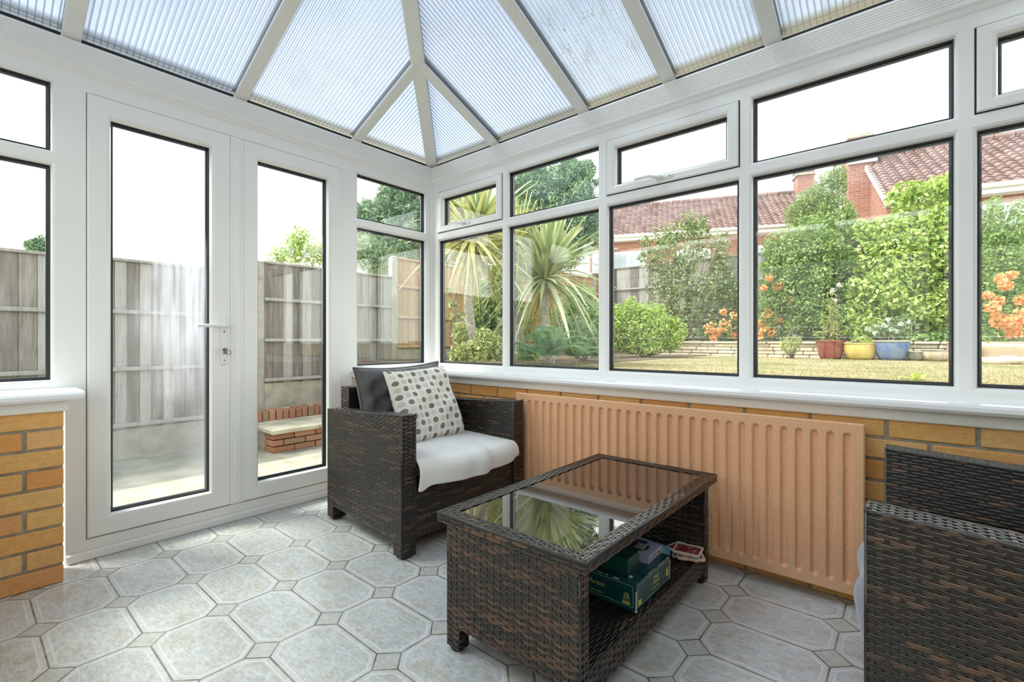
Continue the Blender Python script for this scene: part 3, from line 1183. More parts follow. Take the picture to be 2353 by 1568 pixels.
# ------------------------------------------------------------------ woven rattan
def weave(mbw, c00, c10, c11, c01, rows=None, pitch=.0255, rp=.0088, amp=.0015, brown=.32, seed=0):
    """strands along c00->c10, stacked towards c01; bilinear patch; the outward side is (u x v)"""
    c00, c10, c11, c01 = (np.asarray(p, float) for p in (c00, c10, c11, c01))
    r_ = np.random.default_rng(seed + 11)
    Lu = .5 * (np.linalg.norm(c10 - c00) + np.linalg.norm(c11 - c01))
    Lv = .5 * (np.linalg.norm(c01 - c00) + np.linalg.norm(c11 - c10))
    nr = rows or max(1, int(round(Lv / rp)))
    ns = max(1, int(round(Lu / pitch)))
    per = 4
    nu = ns * per + 1
    n = np.cross(c10 - c00, c01 - c00); n /= np.linalg.norm(n)
    u = np.linspace(0, 1, nu)
    su = u * ns
    for r in range(nr):
        s_ = np.cos(PI * (su + r + .5))
        s_ = np.where(s_ > 0, s_ ** .6, -np.abs(s_) ** 1.4)
        off = amp * s_
        v0, v1 = (r + .015) / nr, (r + .985) / nr
        tone = np.zeros(nu)
        i = 0
        while i < nu:
            ln = int(r_.integers(per * 2, per * 5))
            tv = r_.uniform(.62, 1.0) if r_.random() < brown else r_.uniform(0, .5)
            tone[i:i + ln] = tv
            i += ln
        pts = []
        for (vv, dn) in ((v0, -.0011), (v0 + (v1 - v0) * .18, 0), (v0 + (v1 - v0) * .82, 0), (v1, -.0011)):
            base = (1 - u)[:, None] * ((1 - vv) * c00 + vv * c01) + u[:, None] * ((1 - vv) * c10 + vv * c11)
            pts.append(base + n * (off + dn)[:, None])
        P_ = np.stack(pts, 1)
        mbw.quadgrid(P_, np.repeat(tone[:, None], 4, 1))
    # stakes
    for k in range(ns):
        uc = (k + .5) / ns
        hw_ = .0035 / Lu
        vv = np.linspace(0, 1, nr * 2 + 1)
        sgn = np.cos(PI * (k + .5 + np.arange(nr * 2 + 1) * .5 + .25))
        pts = []
        for uu in (uc - hw_, uc + hw_):
            base = (1 - vv)[:, None] * ((1 - uu) * c00 + uu * c10) + vv[:, None] * ((1 - uu) * c01 + uu * c11)
            pts.append(base + n * (amp * .15))
        mbw.quadgrid(np.stack(pts, 1), .45)


def woven_block(name, parent, lo, hi, ztop=None, faces='xXyYZ', seed=0, brown=.32, inset=.0035, pitch=.0255, label=None):
    """a woven box; ztop = (z at low x, z at high x) gives a sloping top"""
    x0, y0, z0 = lo; x1, y1, z1 = hi
    za, zb = ztop or (z1, z1)
    g = MB()
    i = inset
    core = [(x0 + i, y0 + i, z0), (x1 - i, y0 + i, z0), (x1 - i, y1 - i, z0), (x0 + i, y1 - i, z0), (x0 + i, y0 + i, za - i), (x1 - i, y0 + i, zb - i), (x1 - i, y1 - i, zb - i), (x0 + i, y1 - i, za - i)]
    g.add(core, [(0, 3, 2, 1), (4, 5, 6, 7), (0, 1, 5, 4), (1, 2, 6, 5), (2, 3, 7, 6), (3, 0, 4, 7)])
    body = g.obj(name, M['wicker_dark'], parent)
    wv = MB()
    if 'y' in faces: weave(wv, (x0, y0, z0), (x1, y0, z0), (x1, y0, zb), (x0, y0, za), seed=seed + 1, brown=brown, pitch=pitch)
    if 'Y' in faces: weave(wv, (x1, y1, z0), (x0, y1, z0), (x0, y1, za), (x1, y1, zb), seed=seed + 2, brown=brown, pitch=pitch)
    if 'X' in faces: weave(wv, (x1, y0, z0), (x1, y1, z0), (x1, y1, zb), (x1, y0, zb), seed=seed + 3, brown=brown, pitch=pitch)
    if 'x' in faces: weave(wv, (x0, y1, z0), (x0, y0, z0), (x0, y0, za), (x0, y1, za), seed=seed + 4, brown=brown, pitch=pitch)
    if 'Z' in faces:
        if (x1 - x0) >= (y1 - y0):
            weave(wv, (x0, y0, za), (x1, y0, zb), (x1, y1, zb), (x0, y1, za), seed=seed + 5, brown=.15, pitch=pitch * 1.2)
        else:
            weave(wv, (x1, y0, zb), (x1, y1, zb), (x0, y1, za), (x0, y0, za), seed=seed + 5, brown=.15, pitch=pitch * 1.2)
    # corner cords
    e = .0025
    for (cx_, cy_, zt_) in ((x0 + e, y0 + e, za), (x1 - e, y0 + e, zb), (x1 - e, y1 - e, zb), (x0 + e, y1 - e, za)):
        wv.tube([(cx_, cy_, z0), (cx_, cy_, zt_)], .0038, 6, tone=.3)
    for (p, q) in (((x0, y0 + e, za - e), (x1, y0 + e, zb - e)), ((x0, y1 - e, za - e), (x1, y1 - e, zb - e)), ((x0 + e, y0, za - e), (x0 + e, y1, za - e)), ((x1 - e, y0, zb - e), (x1 - e, y1, zb - e))):
        wv.tube([p, q], .004, 6, tone=.35)
    wv.obj('woven_cover', M['wicker'], body, recalc=False, smooth=True)
    return body


def make_chair(root):
    HWD, DP = .372, .355
    for sgn in (-1, 1):
        y0, y1 = (-HWD, -HWD + .074) if sgn < 0 else (HWD - .074, HWD)
        woven_block('arm', root, (-DP, y0, .075), (DP, y1, .60), ztop=(.572, .612), seed=20 + sgn, brown=.24, pitch=.022)
    woven_block('backrest', root, (-DP, -HWD + .074, .075), (-DP + .085, HWD - .074, .685), seed=40)
    woven_block('seat_base', root, (-DP + .085, -HWD + .074, .075), (DP - .012, HWD - .074, .29), faces='XZ', seed=60, brown=.22)
    for sx in (-1, 1):
        for sy in (-1, 1):
            cx_, cy_ = sx * (DP - .032), sy * (HWD - .036)
            l = MB(); l.box((cx_ - .030, cy_ - .034, .010), (cx_ + .030, cy_ + .034, .076))
            leg = l.obj('leg', M['wicker_dark'], root)
            wv = MB()
            x0, x1, y0, y1 = cx_ - .032, cx_ + .032, cy_ - .036, cy_ + .036
            weave(wv, (x0, y0, .010), (x1, y0, .010), (x1, y0, .076), (x0, y0, .076), seed=3)
            weave(wv, (x1, y1, .010), (x0, y1, .010), (x0, y1, .076), (x1, y1, .076), seed=4)
            weave(wv, (x1, y0, .010), (x1, y1, .010), (x1, y1, .076), (x1, y0, .076), seed=5)
            weave(wv, (x0, y1, .010), (x0, y0, .010), (x0, y0, .076), (x0, y1, .076), seed=6)
            wv.obj('woven_cover', M['wicker'], leg, recalc=False, smooth=True)
            f = MB(); f.lathe([(.001, 0), (.022, 0), (.026, .004), (.026, .011), (.001, .011)], (cx_, cy_, 0), 14)
            f.obj('foot', M['foot'], leg)
    sc = MB()
    sc.quadgrid(pillow_grid(.56, .60, .05, 18)[0]); sc.quadgrid(pillow_grid(.56, .60, .05, 18)[1][::-1])
    o = sc.obj('seat_cushion', M['seat_fabric'], root, smooth=True)
    o.location = (.055, 0, .343)
    return root


def pillow_grid(wx, wy, t, n=24, pinch=.06, seed=0, wr=.0):
    r_ = np.random.default_rng(seed)
    a = np.linspace(-1, 1, n)
    A, B = np.meshgrid(a, a, indexing='ij')
    prof = np.clip((1 - np.abs(A) ** 3.2) * (1 - np.abs(B) ** 3.2), 0, 1) ** .55
    px = A * (1 - pinch * (1 - B ** 2) * np.abs(A) ** 3) * wx / 2
    py = B * (1 - pinch * (1 - A ** 2) * np.abs(B) ** 3) * wy / 2
    out = []
    for sg in (1, -1):
        z = sg * t * prof
        if wr:
            for _ in range(7):
                k = r_.normal(0, 5, 2); ph_ = r_.uniform(0, 6.28)
                z = z + wr * prof * np.sin(k[0] * A + k[1] * B + ph_)
        out.append(np.stack([px, py, z], -1))
    return out


chair1 = thing('armchair', 'dark rattan armchair in the window corner with a polka-dot cushion and white throw', 'armchair', group=None)
make_chair(chair1)
ROT1 = math.radians(-4.3)
c_, s_ = math.cos(ROT1), math.sin(ROT1)
FC = np.array([1.032, -1.033])      # floor point of the front outer corner near the camera
ctr = FC - np.array([c_ * .355 - s_ * (-.372), s_ * .355 + c_ * (-.372)])
chair1.location = (ctr[0], ctr[1], 0)
chair1.rotation_euler = (0, 0, ROT1)
chair2 = copy_tree(chair1)
chair2['label'] = 'dark rattan armchair cut off by the frame, beside the radiator end, facing the coffee table'
ROT2 = PI - math.radians(0.5)
chair2.location = (2.603 + .355, -1.142 + .372, 0)
chair2.rotation_euler = (0, 0, ROT2)


def on_chair(ch, p):
    mt = Matrix.Translation(ch.location) @ Matrix.Rotation(ch.rotation_euler[2], 4, 'Z')
    return mt


# grey cushion leaning on the back of the corner chair
def cushion(name, mat, label, cat, size, thick, loc, tilt, yaw, roll, seed, wr, pinch, piping=None):
    root = thing(name, label, cat)
    fr_, bk_ = pillow_grid(size[0], size[1], thick, 34, pinch, seed, wr)
    g = MB()
    g.quadgrid(fr_); g.quadgrid(bk_[::-1])
    uv = np.concatenate([fr_[..., :2].reshape(-1, 2) + .5, bk_[::-1][..., :2].reshape(-1, 2) + .5])
    g.uvs = [uv]
    g.obj('cover', mat, root, smooth=True)
    if piping:
        n = 34
        e_ = [fr_[0, :, :], fr_[:, -1, :], fr_[-1, ::-1, :], fr_[::-1, 0, :]]
        ring = np.concatenate([q[:-1] for q in e_] + [e_[0][:1]])
        g = MB(); g.tube(ring, piping, 6, caps=False)
        g.obj('piping', mat, root, smooth=True)
    # local: x width, y height, z thickness -> stand up facing +x
    base = Matrix(((0, 0, 1, 0), (1, 0, 0, 0), (0, 1, 0, 0), (0, 0, 0, 1)))
    m_ = Matrix.Translation(loc) @ Matrix.Rotation(yaw, 4, 'Z') @ Matrix.Rotation(-tilt, 4, 'Y') @ Matrix.Rotation(roll, 4, 'X') @ base
    root.matrix_world = m_
    return root


cushion('cushion', M['grey_fabric'], 'plain dark grey scatter cushion leaning on the chair back behind the polka-dot one', 'cushion',
        (.54, .41, ), .088, (.522, -.648, .595), math.radians(9), ROT1, 0.03, 3, .014, .10, .005)
cushion('cushion', M['polka'], 'cream scatter cushion with brown and grey polka dots propped on the chair', 'cushion',
        (.405, .405), .070, (.700, -.632, .597), math.radians(24), ROT1 + .05, .05, 5, .006, .06)

# throw over the seat of the corner chair
def throw(name, mat, label, ch, seed, y0, y1, nose, hem, top=.405, back=-.16):
    r_ = np.random.default_rng(seed)
    nu, nv = 60, 56
    v = np.linspace(0, 1, nv)
    P_ = np.zeros((nu, nv, 3))
    waves = [(r_.uniform(4, 16), r_.uniform(0, 6.28), r_.uniform(.4, 1)) for _ in range(6)]
    for j, vv in enumerate(v):
        y = y0 + (y1 - y0) * vv
        bul = nose(vv)
        hz = hem(vv)
        # profile: flat top, rounded nose, falling front
        top_z = top + .012 * math.sin(PI * vv)
        R_ = .045
        L1 = bul - R_ - back
        L2 = R_ * PI / 2
        L3 = max(top_z - R_ - hz, .01)
        for i in range(nu):
            s_ = (L1 + L2 + L3) * i / (nu - 1)
            if s_ < L1:
                x, z = back + s_, top_z - .012 * max(0, 1 - s_ / .1)
                nx, nz = 0, 1
            elif s_ < L1 + L2:
                a = (s_ - L1) / R_
                x, z = bul - R_ + R_ * math.sin(a), top_z - R_ + R_ * math.cos(a)
                nx, nz = math.sin(a), math.cos(a)
            else:
                q = s_ - L1 - L2
                x, z = bul - .10 * q - .9 * q * q, top_z - R_ - q
                nx, nz = 1, 0
            k = max(0.0, (s_ - L1 * .55)) / .25
            wv = sum(a_ * math.sin(f * vv * 2.2 + ph_ + 2.0 * s_) for f, ph_, a_ in waves) / 6
            amp = .004 + .024 * min(1, k)
            P_[i, j] = (x + nx * amp * wv, y + .004 * wv, z + nz * amp * wv * .6)
    g = MB(); g.quadgrid(P_)
    o = g.obj(name, mat, None, smooth=True, recalc=False)
    sm = o.modifiers.new('thick', 'SOLIDIFY'); sm.thickness = .010; sm.offset = 1.0
    ss = o.modifiers.new('soft', 'SUBSURF'); ss.levels = 1; ss.render_levels = 1
    tag(o, label, 'throw')
    o.location = ch.location
    o.rotation_euler = ch.rotation_euler
    return o


def nose1(v): return .375 + .075 * math.sin(PI * min(1, max(0, v)) ** .8) + .02 * v


def hem1(v): return .306 + .022 * v - .028 * math.exp(-((v - .02) / .05) ** 2) + .10 * max(0, v - .85)


throw('throw', M['fleece'], 'soft white fleece throw draped over the seat of the corner armchair', chair1, 3, -.297, .293, nose1, hem1)
throw('throw', M['fleece_grey'], 'pale grey fleece throw hanging over the front of the cut-off armchair', chair2, 8, -.27, .285,
      lambda v: .345 + .036 * math.sin(PI * v) ** .7, lambda v: .16 + .03 * math.sin(5 * v), top=.42)

# ------------------------------------------------------------------ coffee table
TX0, TX1, TY0, TY1, TZ = 1.571, 2.091, -1.300, -.338, .412
tab = thing('coffee_table', 'low dark rattan coffee table with a smoked glass top and open lower shelf', 'table', ((TX0 + TX1) / 2, (TY0 + TY1) / 2, 0))
TC = np.array([(TX0 + TX1) / 2, (TY0 + TY1) / 2, 0])
HX, HY_ = (TX1 - TX0) / 2, (TY1 - TY0) / 2
# top frame: four woven rails
RWd = .048
tf = MB()
tf.rects(lambda u, d, z: (u, z, d), [(-HX + .004, HX - .004, -HY_ + .004, HY_ - .004, TZ - .030), (-HX + .004, HX - .004, -HY_ + .004, HY_ - .004, TZ - .004), (-HX + RWd, HX - RWd, -HY_ + RWd, HY_ - RWd, TZ - .004), (-HX + RWd, HX - RWd, -HY_ + RWd, HY_ - RWd, TZ - .030)])
frm = tf.obj('top_frame', M['wicker_dark'], tab)
wv = MB()
A_ = [(-HX, -HY_), (HX, -HY_), (HX, HY_), (-HX, HY_)]
B_ = [(-HX + RWd, -HY_ + RWd), (HX - RWd, -HY_ + RWd), (HX - RWd, HY_ - RWd), (-HX + RWd, HY_ - RWd)]
for i in range(4):
    a, b_ = A_[i], A_[(i + 1) % 4]
    ai, bi = B_[i], B_[(i + 1) % 4]
    weave(wv, (*a, TZ - .001), (*b_, TZ - .001), (*bi, TZ), (*ai, TZ), rows=5, pitch=.030, amp=.0013, brown=.2, seed=70 + i)
    weave(wv, (*a, TZ - .028), (*b_, TZ - .028), (*b_, TZ - .003), (*a, TZ - .003), rows=2, pitch=.030, amp=.0013, brown=.35, seed=80 + i)
    wv.tube([(a[0] * .993, a[1] * .996, TZ - .003), (b_[0] * .993, b_[1] * .996, TZ - .003)], .0048, 6, tone=.35)
wv.obj('woven_cover', M['wicker'], frm, recalc=False, smooth=True)
gt = MB(); gt.box((-HX + RWd - .006, -HY_ + RWd - .006, TZ - .009), (HX - RWd + .006, HY_ - RWd + .006, TZ - .003), bev=.001)
gt.obj('glass_top', M['table_glass'], tab)
ex0, ex1 = -HX + .022, HX - .026
for (ya, yb, sd_) in ((-HY_ + .020, -HY_ + .058, 1), (HY_ - .062, HY_ - .024, 2)):
    woven_block('end_panel', tab, (ex0, ya, .075), (ex1, yb, TZ - .030), faces='xXyY', seed=90 + sd_, brown=.42)
woven_block('shelf', tab, (ex0 + .004, -HY_ + .058, .045), (ex1 - .002, HY_ - .062, .118), faces='xXZ', seed=120, brown=.25)
for sx in (-1, 1):
    for sy in (-1, 1):
        cx_ = (ex0 + .027) if sx < 0 else (ex1 - .027)
        cy_ = (-HY_ + .040) if sy < 0 else (HY_ - .044)
        l = MB(); l.box((cx_ - .024, cy_ - .018, .010), (cx_ + .024, cy_ + .018, .076))
        leg = l.obj('leg', M['wicker_dark'], tab)
        wv = MB()
        x0, x1, y0, y1 = cx_ - .027, cx_ + .027, cy_ - .020, cy_ + .020
        weave(wv, (x0, y0, .010), (x1, y0, .010), (x1, y0, .076), (x0, y0, .076), seed=3)
        weave(wv, (x1, y1, .010), (x0, y1, .010), (x0, y1, .076), (x1, y1, .076), seed=4)
        weave(wv, (x1, y0, .010), (x1, y1, .010), (x1, y1, .076), (x1, y0, .076), seed=5)
        weave(wv, (x0, y1, .010), (x0, y0, .010), (x0, y0, .076), (x0, y1, .076), seed=6)
        wv.obj('woven_cover', M['wicker'], leg, recalc=False, smooth=True)
        f = MB(); f.lathe([(.001, 0), (.018, 0), (.021, .004), (.021, .011), (.001, .011)], (cx_, cy_, 0), 14)
        f.obj('foot', M['foot'], leg)

# ------------------------------------------------------------------ boxes on the shelf
SHZ = .1215


def text(parent, name, body, size, mat, loc, rot, shear=0.0, align='CENTER'):
    cu = bpy.data.curves.new(name, 'FONT')
    cu.body = body; cu.size = size; cu.extrude = .0002; cu.shear = shear
    cu.align_x = align
    cu.materials.append(mat)
    tmp = bpy.data.objects.new(name, cu)
    COL.objects.link(tmp)
    me = bpy.data.meshes.new_from_object(tmp.evaluated_get(bpy.context.evaluated_depsgraph_get()))
    bpy.data.objects.remove(tmp)
    o = bpy.data.objects.new(name, me)
    COL.objects.link(o)
    o.parent = parent
    o.location = loc
    o.rotation_euler = rot
    return o


BX0, BX1, BY0, BY1, BZ1 = 1.785, 2.043, -.938, -.688, .2065
bg_ = thing('board_game', 'large teal board game box with worn corners at the bottom of the stack', 'board game', (0, 0, 0))
g = MB(); g.box((BX0, BY0, SHZ), (BX1, BY1, SHZ + .050), bev=.001); g.obj('box_base', M['box_green'], bg_)
g = MB(); g.box((BX0 - .002, BY0 - .002, SHZ + .006), (BX1 + .002, BY1 + .002, BZ1), bev=.0015); lid = g.obj('lid', M['box_green'], bg_)
# worn white corners and edges
g = MB()
for (x, y) in ((BX1 + .0016, BY0 - .0016), (BX1 + .0016, BY1 + .0016)):
    zc = SHZ + .006
    for k in range(14):
        h = random.uniform(.003, .006)
        g.box((x - .0022, y - .0008 if y < -.8 else y - .0022, zc), (x + .0008, y + .0022 if y < -.8 else y + .0008, zc + h * .8))
        zc += h
        if zc > BZ1 - .002: break
    g.obj('worn_corner', M['box_white'], lid); g = MB()
for k in range(9):
    g = MB()
    y = random.uniform(BY0 + .01, BY1 - .02)
    g.box((BX1 + .0006, y, BZ1 - .0018), (BX1 + .0024, y + random.uniform(.004, .022), BZ1 + .0003)); g.obj('worn_edge', M['box_white'], lid)
for k in range(6):
    g = MB()
    x = random.uniform(BX0 + .08, BX1 - .02)
    g.box((x, BY0 - .0024, BZ1 - .0018), (x + random.uniform(.004, .02), BY0 - .0006, BZ1 + .0003)); g.obj('worn_edge', M['box_white'], lid)
g = MB(); g.box((BX1 - .004, BY0 - .002, SHZ + .0005), (BX1 + .003, BY0 + .004, SHZ + .007), bev=.001); g.obj('worn_corner', M['box_white'], lid)
g = MB()
zf0, zf1 = SHZ + .014, BZ1 - .008
xa = BX1 + .0024
def thinframe(g, mp, a, c, z0, z1, w_=.0009):
    g.rects(mp, [(a, c, z0, z1, 0), (a + w_, c - w_, z0 + w_, z1 - w_, 0), (a + w_, c - w_, z0 + w_, z1 - w_, .0004), (a, c, z0, z1, .0004)])
thinframe(g, lambda u, d, z: (xa - d, u, z), BY0 + .008, BY1 - .008, zf0, zf1)
thinframe(g, lambda u, d, z: (u, BY0 - .0024 + d, z), BX0 + .008, BX1 - .008, zf0, zf1)
g.obj('gold_border', M['gold_ink'], lid)
RXF = (PI / 2, 0, PI / 2)      # on a face looking to +x
RYN = (PI / 2, 0, 0)           # on a face looking to -y
ym = (BY0 + BY1) / 2 + .01
text(lid, 'lettering', 'Trivial', .0165, M['gold_ink'], (xa, ym, SHZ + .053), RXF, .3)
text(lid, 'lettering', 'Pursuit', .0165, M['gold_ink'], (xa, ym + .004, SHZ + .039), RXF, .3)
text(lid, 'lettering', 'MASTER GAME', .0070, M['gold_ink'], (xa, ym, SHZ + .025), RXF)
text(lid, 'lettering', 'Trivial Pursuit', .020, M['gold_ink'], (1.882, BY0 - .0026, SHZ + .044), RYN, .3)
text(lid, 'lettering', 'MASTER GAME - GENUS EDITION', .0060, M['gold_ink'], (1.890, BY0 - .0026, SHZ + .022), RYN)


def emblem(mp, c, z, s=1.0):
    g = MB()
    th_ = np.linspace(0, PI, 13)
    pts = [mp(c - .008 * s, 0, z)] + [mp(c - .008 * s * math.cos(t_), 0, z + (.014 + .010 * math.sin(t_)) * s) for t_ in th_] + [mp(c + .008 * s, 0, z)]
    g.tube(pts, .0011 * s, 5)
    th_ = np.linspace(0, 2 * PI, 13)
    g.tube([mp(c + .004 * s * math.cos(t_), 0, z + (.013 + .005 * math.sin(t_)) * s) for t_ in th_], .0010 * s, 5, caps=False)
    g.tube([mp(c, 0, z), mp(c, 0, z + .009 * s)], .0010 * s, 5)
    g.box(mp(c - .012 * s, -.0004, z - .008 * s), mp(c + .012 * s, .0004, z - .001 * s))
    return g.obj('emblem', M['gold_ink'], lid)


emblem(lambda u, d, z: (u, BY0 - .0024 + d, z), BX1 - .030, SHZ + .026)
emblem(lambda u, d, z: (xa - d, u, z), BY1 - .024, SHZ + .034, .8)
g = MB(); g.box((xa - .0004, BY0 + .012, SHZ + .017), (xa + .0004, BY0 + .032, SHZ + .032)); g.obj('gold_badge', M['gold_ink'], lid)

g = MB(); z0 = BZ1 + .0004
g.box((1.80, -.915, z0), (2.006, -.838, z0 + .053), bev=.002)
sb = g.obj('card_box', M['box_dark'])
tag(sb, 'plain dark green card box with a white tab standing on the large teal game box', 'box')
g = MB(); g.box((2.0065, -.913, z0), (2.016, -.900, z0 + .0012)); g.obj('label_tab', M['box_white'], sb)

cg = thing('card_game', 'small lilac and navy card game box lying beside the dark green box', 'card game', (1.935, -.745, BZ1 + .0004), math.radians(2))
g = MB(); g.box((-.095, -.055, 0), (.082, .060, .025), bev=.001); g.obj('box_body', M['box_lilac'], cg)
g = MB(); g.box((-.095, -.052, .0246), (.036, .056, .0256)); g.obj('navy_panel', M['box_navy'], cg)
g = MB()
ph = np.linspace(0, 2 * PI, 9) + PI / 8
g.prism([(.030 + .030 * math.cos(a), .002 + .034 * math.sin(a)) for a in ph[:-1]], lambda p: (p[0], p[1], .0254), lambda p: (p[0], p[1], .0262))
em = g.obj('octagon_emblem', M['black'], cg)
g = MB()
for k in range(5):
    a = -.02 + k * .010
    g.tube([(.030 - .016, .002 + a, .0264), (.030 + .016, .002 + a + .004, .0264)], .0012, 5)
g.tube([(.044, -.020, .0264), (.048, .002, .0264), (.044, .024, .0264)], .0014, 5)
g.obj('emblem_lines', M['pale_ink'], em)
for (px_, py_) in ((-.032, .035), (-.035, -.028)):
    g = MB(); g.lathe([(.0, .0262), (.013, .0262), (.013, .0254)], (px_, py_, 0), 14); g.obj('round_print', M['pale_ink'], cg)
g = MB(); g.box((.0818, .018, .004), (.0826, .048, .021)); bc = g.obj('barcode_label', M['box_white'], cg)
g = MB()
for k in range(9):
    g.box((.0824, .021 + k * .0028, .007), (.0829, .0222 + k * .0028, .018))
g.obj('barcode', M['black'], bc)

pb = thing('puzzle_box', 'flat light blue box lying on the table shelf behind the teal game box', 'box', (1.83, -.585, SHZ), math.radians(-4))
g = MB(); g.box((-.135, -.095, 0), (.135, .095, .020), bev=.001); g.obj('box_base', M['box_lilac'], pb)
g = MB(); g.box((-.1365, -.0965, .006), (.1365, .0965, .030), bev=.001); g.obj('lid', M['box_ltblue'], pb)

# coasters
def rrect(hx, hy, r, n=5):
    out = []
    for (sx, sy, a0) in ((1, 1, 0), (-1, 1, PI / 2), (-1, -1, PI), (1, -1, 3 * PI / 2)):
        for k in range(n + 1):
            a = a0 + k * PI / 2 / n
            out.append((sx * (hx - r) + r * math.cos(a), sy * (hy - r) + r * math.sin(a)))
    return out


cc = np.array([2.022, -.463])
spec_c = [(-.004, .004, 12), (.010, -.006, 30), (-.022, .010, -14), (.002, .0, 8)]
labs = ['bottom coaster of the small stack on the table shelf', 'second coaster from the bottom, its tan edge sticking out of the stack', 'coaster slipped sideways beneath the top one, showing a strip of picture', 'top coaster of the stack, white border around a red picture']
for k, (ox, oy, an) in enumerate(spec_c):
    ct = thing('coaster', labs[k], 'coaster', (cc[0] + ox, cc[1] + oy, SHZ + .0005 + k * .0062), math.radians(an), 'coasters on the table shelf')
    g = MB(); g.prism(rrect(.049, .049, .012), lambda p: (p[0], p[1], 0), lambda p: (p[0], p[1], .0045)); g.obj('cork_base', M['cork'], ct)
    g = MB(); g.prism(rrect(.049, .049, .012), lambda p: (p[0], p[1], .0045), lambda p: (p[0], p[1], .0056)); g.obj('white_face', M['coaster_white'], ct)
    g = MB(); g.prism([(-.042, -.032), (.042, -.032), (.042, .032), (-.042, .032)], lambda p: (p[0], p[1], .0054), lambda p: (p[0], p[1], .0060)); g.obj('picture', M['coaster_art'], ct)

# ================================================================== the garden
GZ = .64          # lawn level
PZ = -.20         # patio level
FX = -3.10        # the side fence
FY = 8.36         # the back fence

g = MB(); g.box((-3.2, -7, PZ - .1), (.0, 1.30, PZ)); g.box((0, .07, PZ - .1), (9.5, 1.30, PZ)); g.box((0, -9, PZ - .1), (RL, RW - .07, PZ))
g.obj('patio', M['patio'], kind='structure')
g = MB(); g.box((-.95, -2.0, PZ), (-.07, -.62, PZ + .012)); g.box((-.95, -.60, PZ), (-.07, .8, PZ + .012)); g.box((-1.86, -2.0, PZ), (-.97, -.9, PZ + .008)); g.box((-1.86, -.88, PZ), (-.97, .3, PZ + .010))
g.obj('paving', M['slab_sunlit'], kind='structure')  # slabs by the door, the sunlit strip put into their pale colour
g = MB(); g.box((-3.2, 1.30, PZ - .1), (9.5, 7.12, GZ - .0)); g.obj('lawn', M['lawn'], kind='structure')
g = MB(); g.box((-3.2, 7.12, PZ - .1), (9.5, FY + .3, GZ + .10)); g.box((-3.2, 1.32, GZ - .1), (-.35, 7.2, GZ + .012)); g.obj('ground', M['soil'], kind='structure')
g = MB(); g.box((-60, FY + .3, -.6), (60, 90, .5)); g.box((-60, -40, -.6), (-3.2, FY + .3, .0)); g.obj('terrain', M['lawn'], kind='structure')


def bricks(g, x0, y0, z0, x1, y1, z1, L=.215, h=.065, gap=.010, along='y', r=.0, bev=.004):
    nz = max(1, int(round((z1 - z0) / (h + gap))))
    hh = (z1 - z0) / nz
    a0, a1 = (y0, y1) if along == 'y' else (x0, x1)
    for k in range(nz):
        p = a0 - (L / 2 if k % 2 else 0)
        while p < a1:
            ll = L * random.uniform(1 - r, 1 + r)
            q0, q1 = max(p, a0), min(p + ll, a1)
            if q1 - q0 > .02:
                j = random.uniform(-.006, .006)
                if along == 'y':
                    g.box((x0, q0, z0 + k * hh), (x1 + j, q1, z0 + (k + 1) * hh - gap), tone=random.random(), bev=bev)
                else:
                    g.box((q0, y0 + j, z0 + k * hh), (q1, y1, z0 + (k + 1) * hh - gap), tone=random.random(), bev=bev)
            p += ll + gap


# brick planter beside the fence, seen through the door
pl = thing('brick_planter', 'old two-tier brick planter with paving on top below the weathered fence', 'planter', (-2.5, .6, PZ))
g = MB(); bricks(g, -2.40, -.20, PZ, -2.20, 1.28, .0); o = g.obj('lower_wall', M['red_brick'], pl); o.matrix_parent_inverse = Matrix.Translation((2.5, -.6, -PZ))
g = MB(); g.box((-3.0, -.19, PZ), (-2.39, 1.28, -.01)); o = g.obj('core', M['mortar'], pl); o.matrix_parent_inverse = Matrix.Translation((2.5, -.6, -PZ))
g = MB()
for k in range(3):
    g.box((-2.84, -.22 + k * .5, -.008), (-2.16, .27 + k * .5, .035), tone=.5, bev=.006)
o = g.obj('coping', M['slab_sunlit'], pl); o.matrix_parent_inverse = Matrix.Translation((2.5, -.6, -PZ))
g = MB()
for k in range(20):
    g.box((-3.0, -.20 + k * .074, .035), (-2.80 + random.uniform(-.008, .008), -.136 + k * .074, .145 + random.uniform(-.01, .01)), tone=random.random(), bev=.006)
o = g.obj('soldier_course', M['red_brick'], pl); o.matrix_parent_inverse = Matrix.Translation((2.5, -.6, -PZ))

# retaining wall between path and lawn
g = MB(); bricks(g, -3.0, 1.28, PZ, 9.4, 1.42, GZ + .01, along='x'); rw = g.obj('retaining_wall', M['red_brick'], kind='structure')


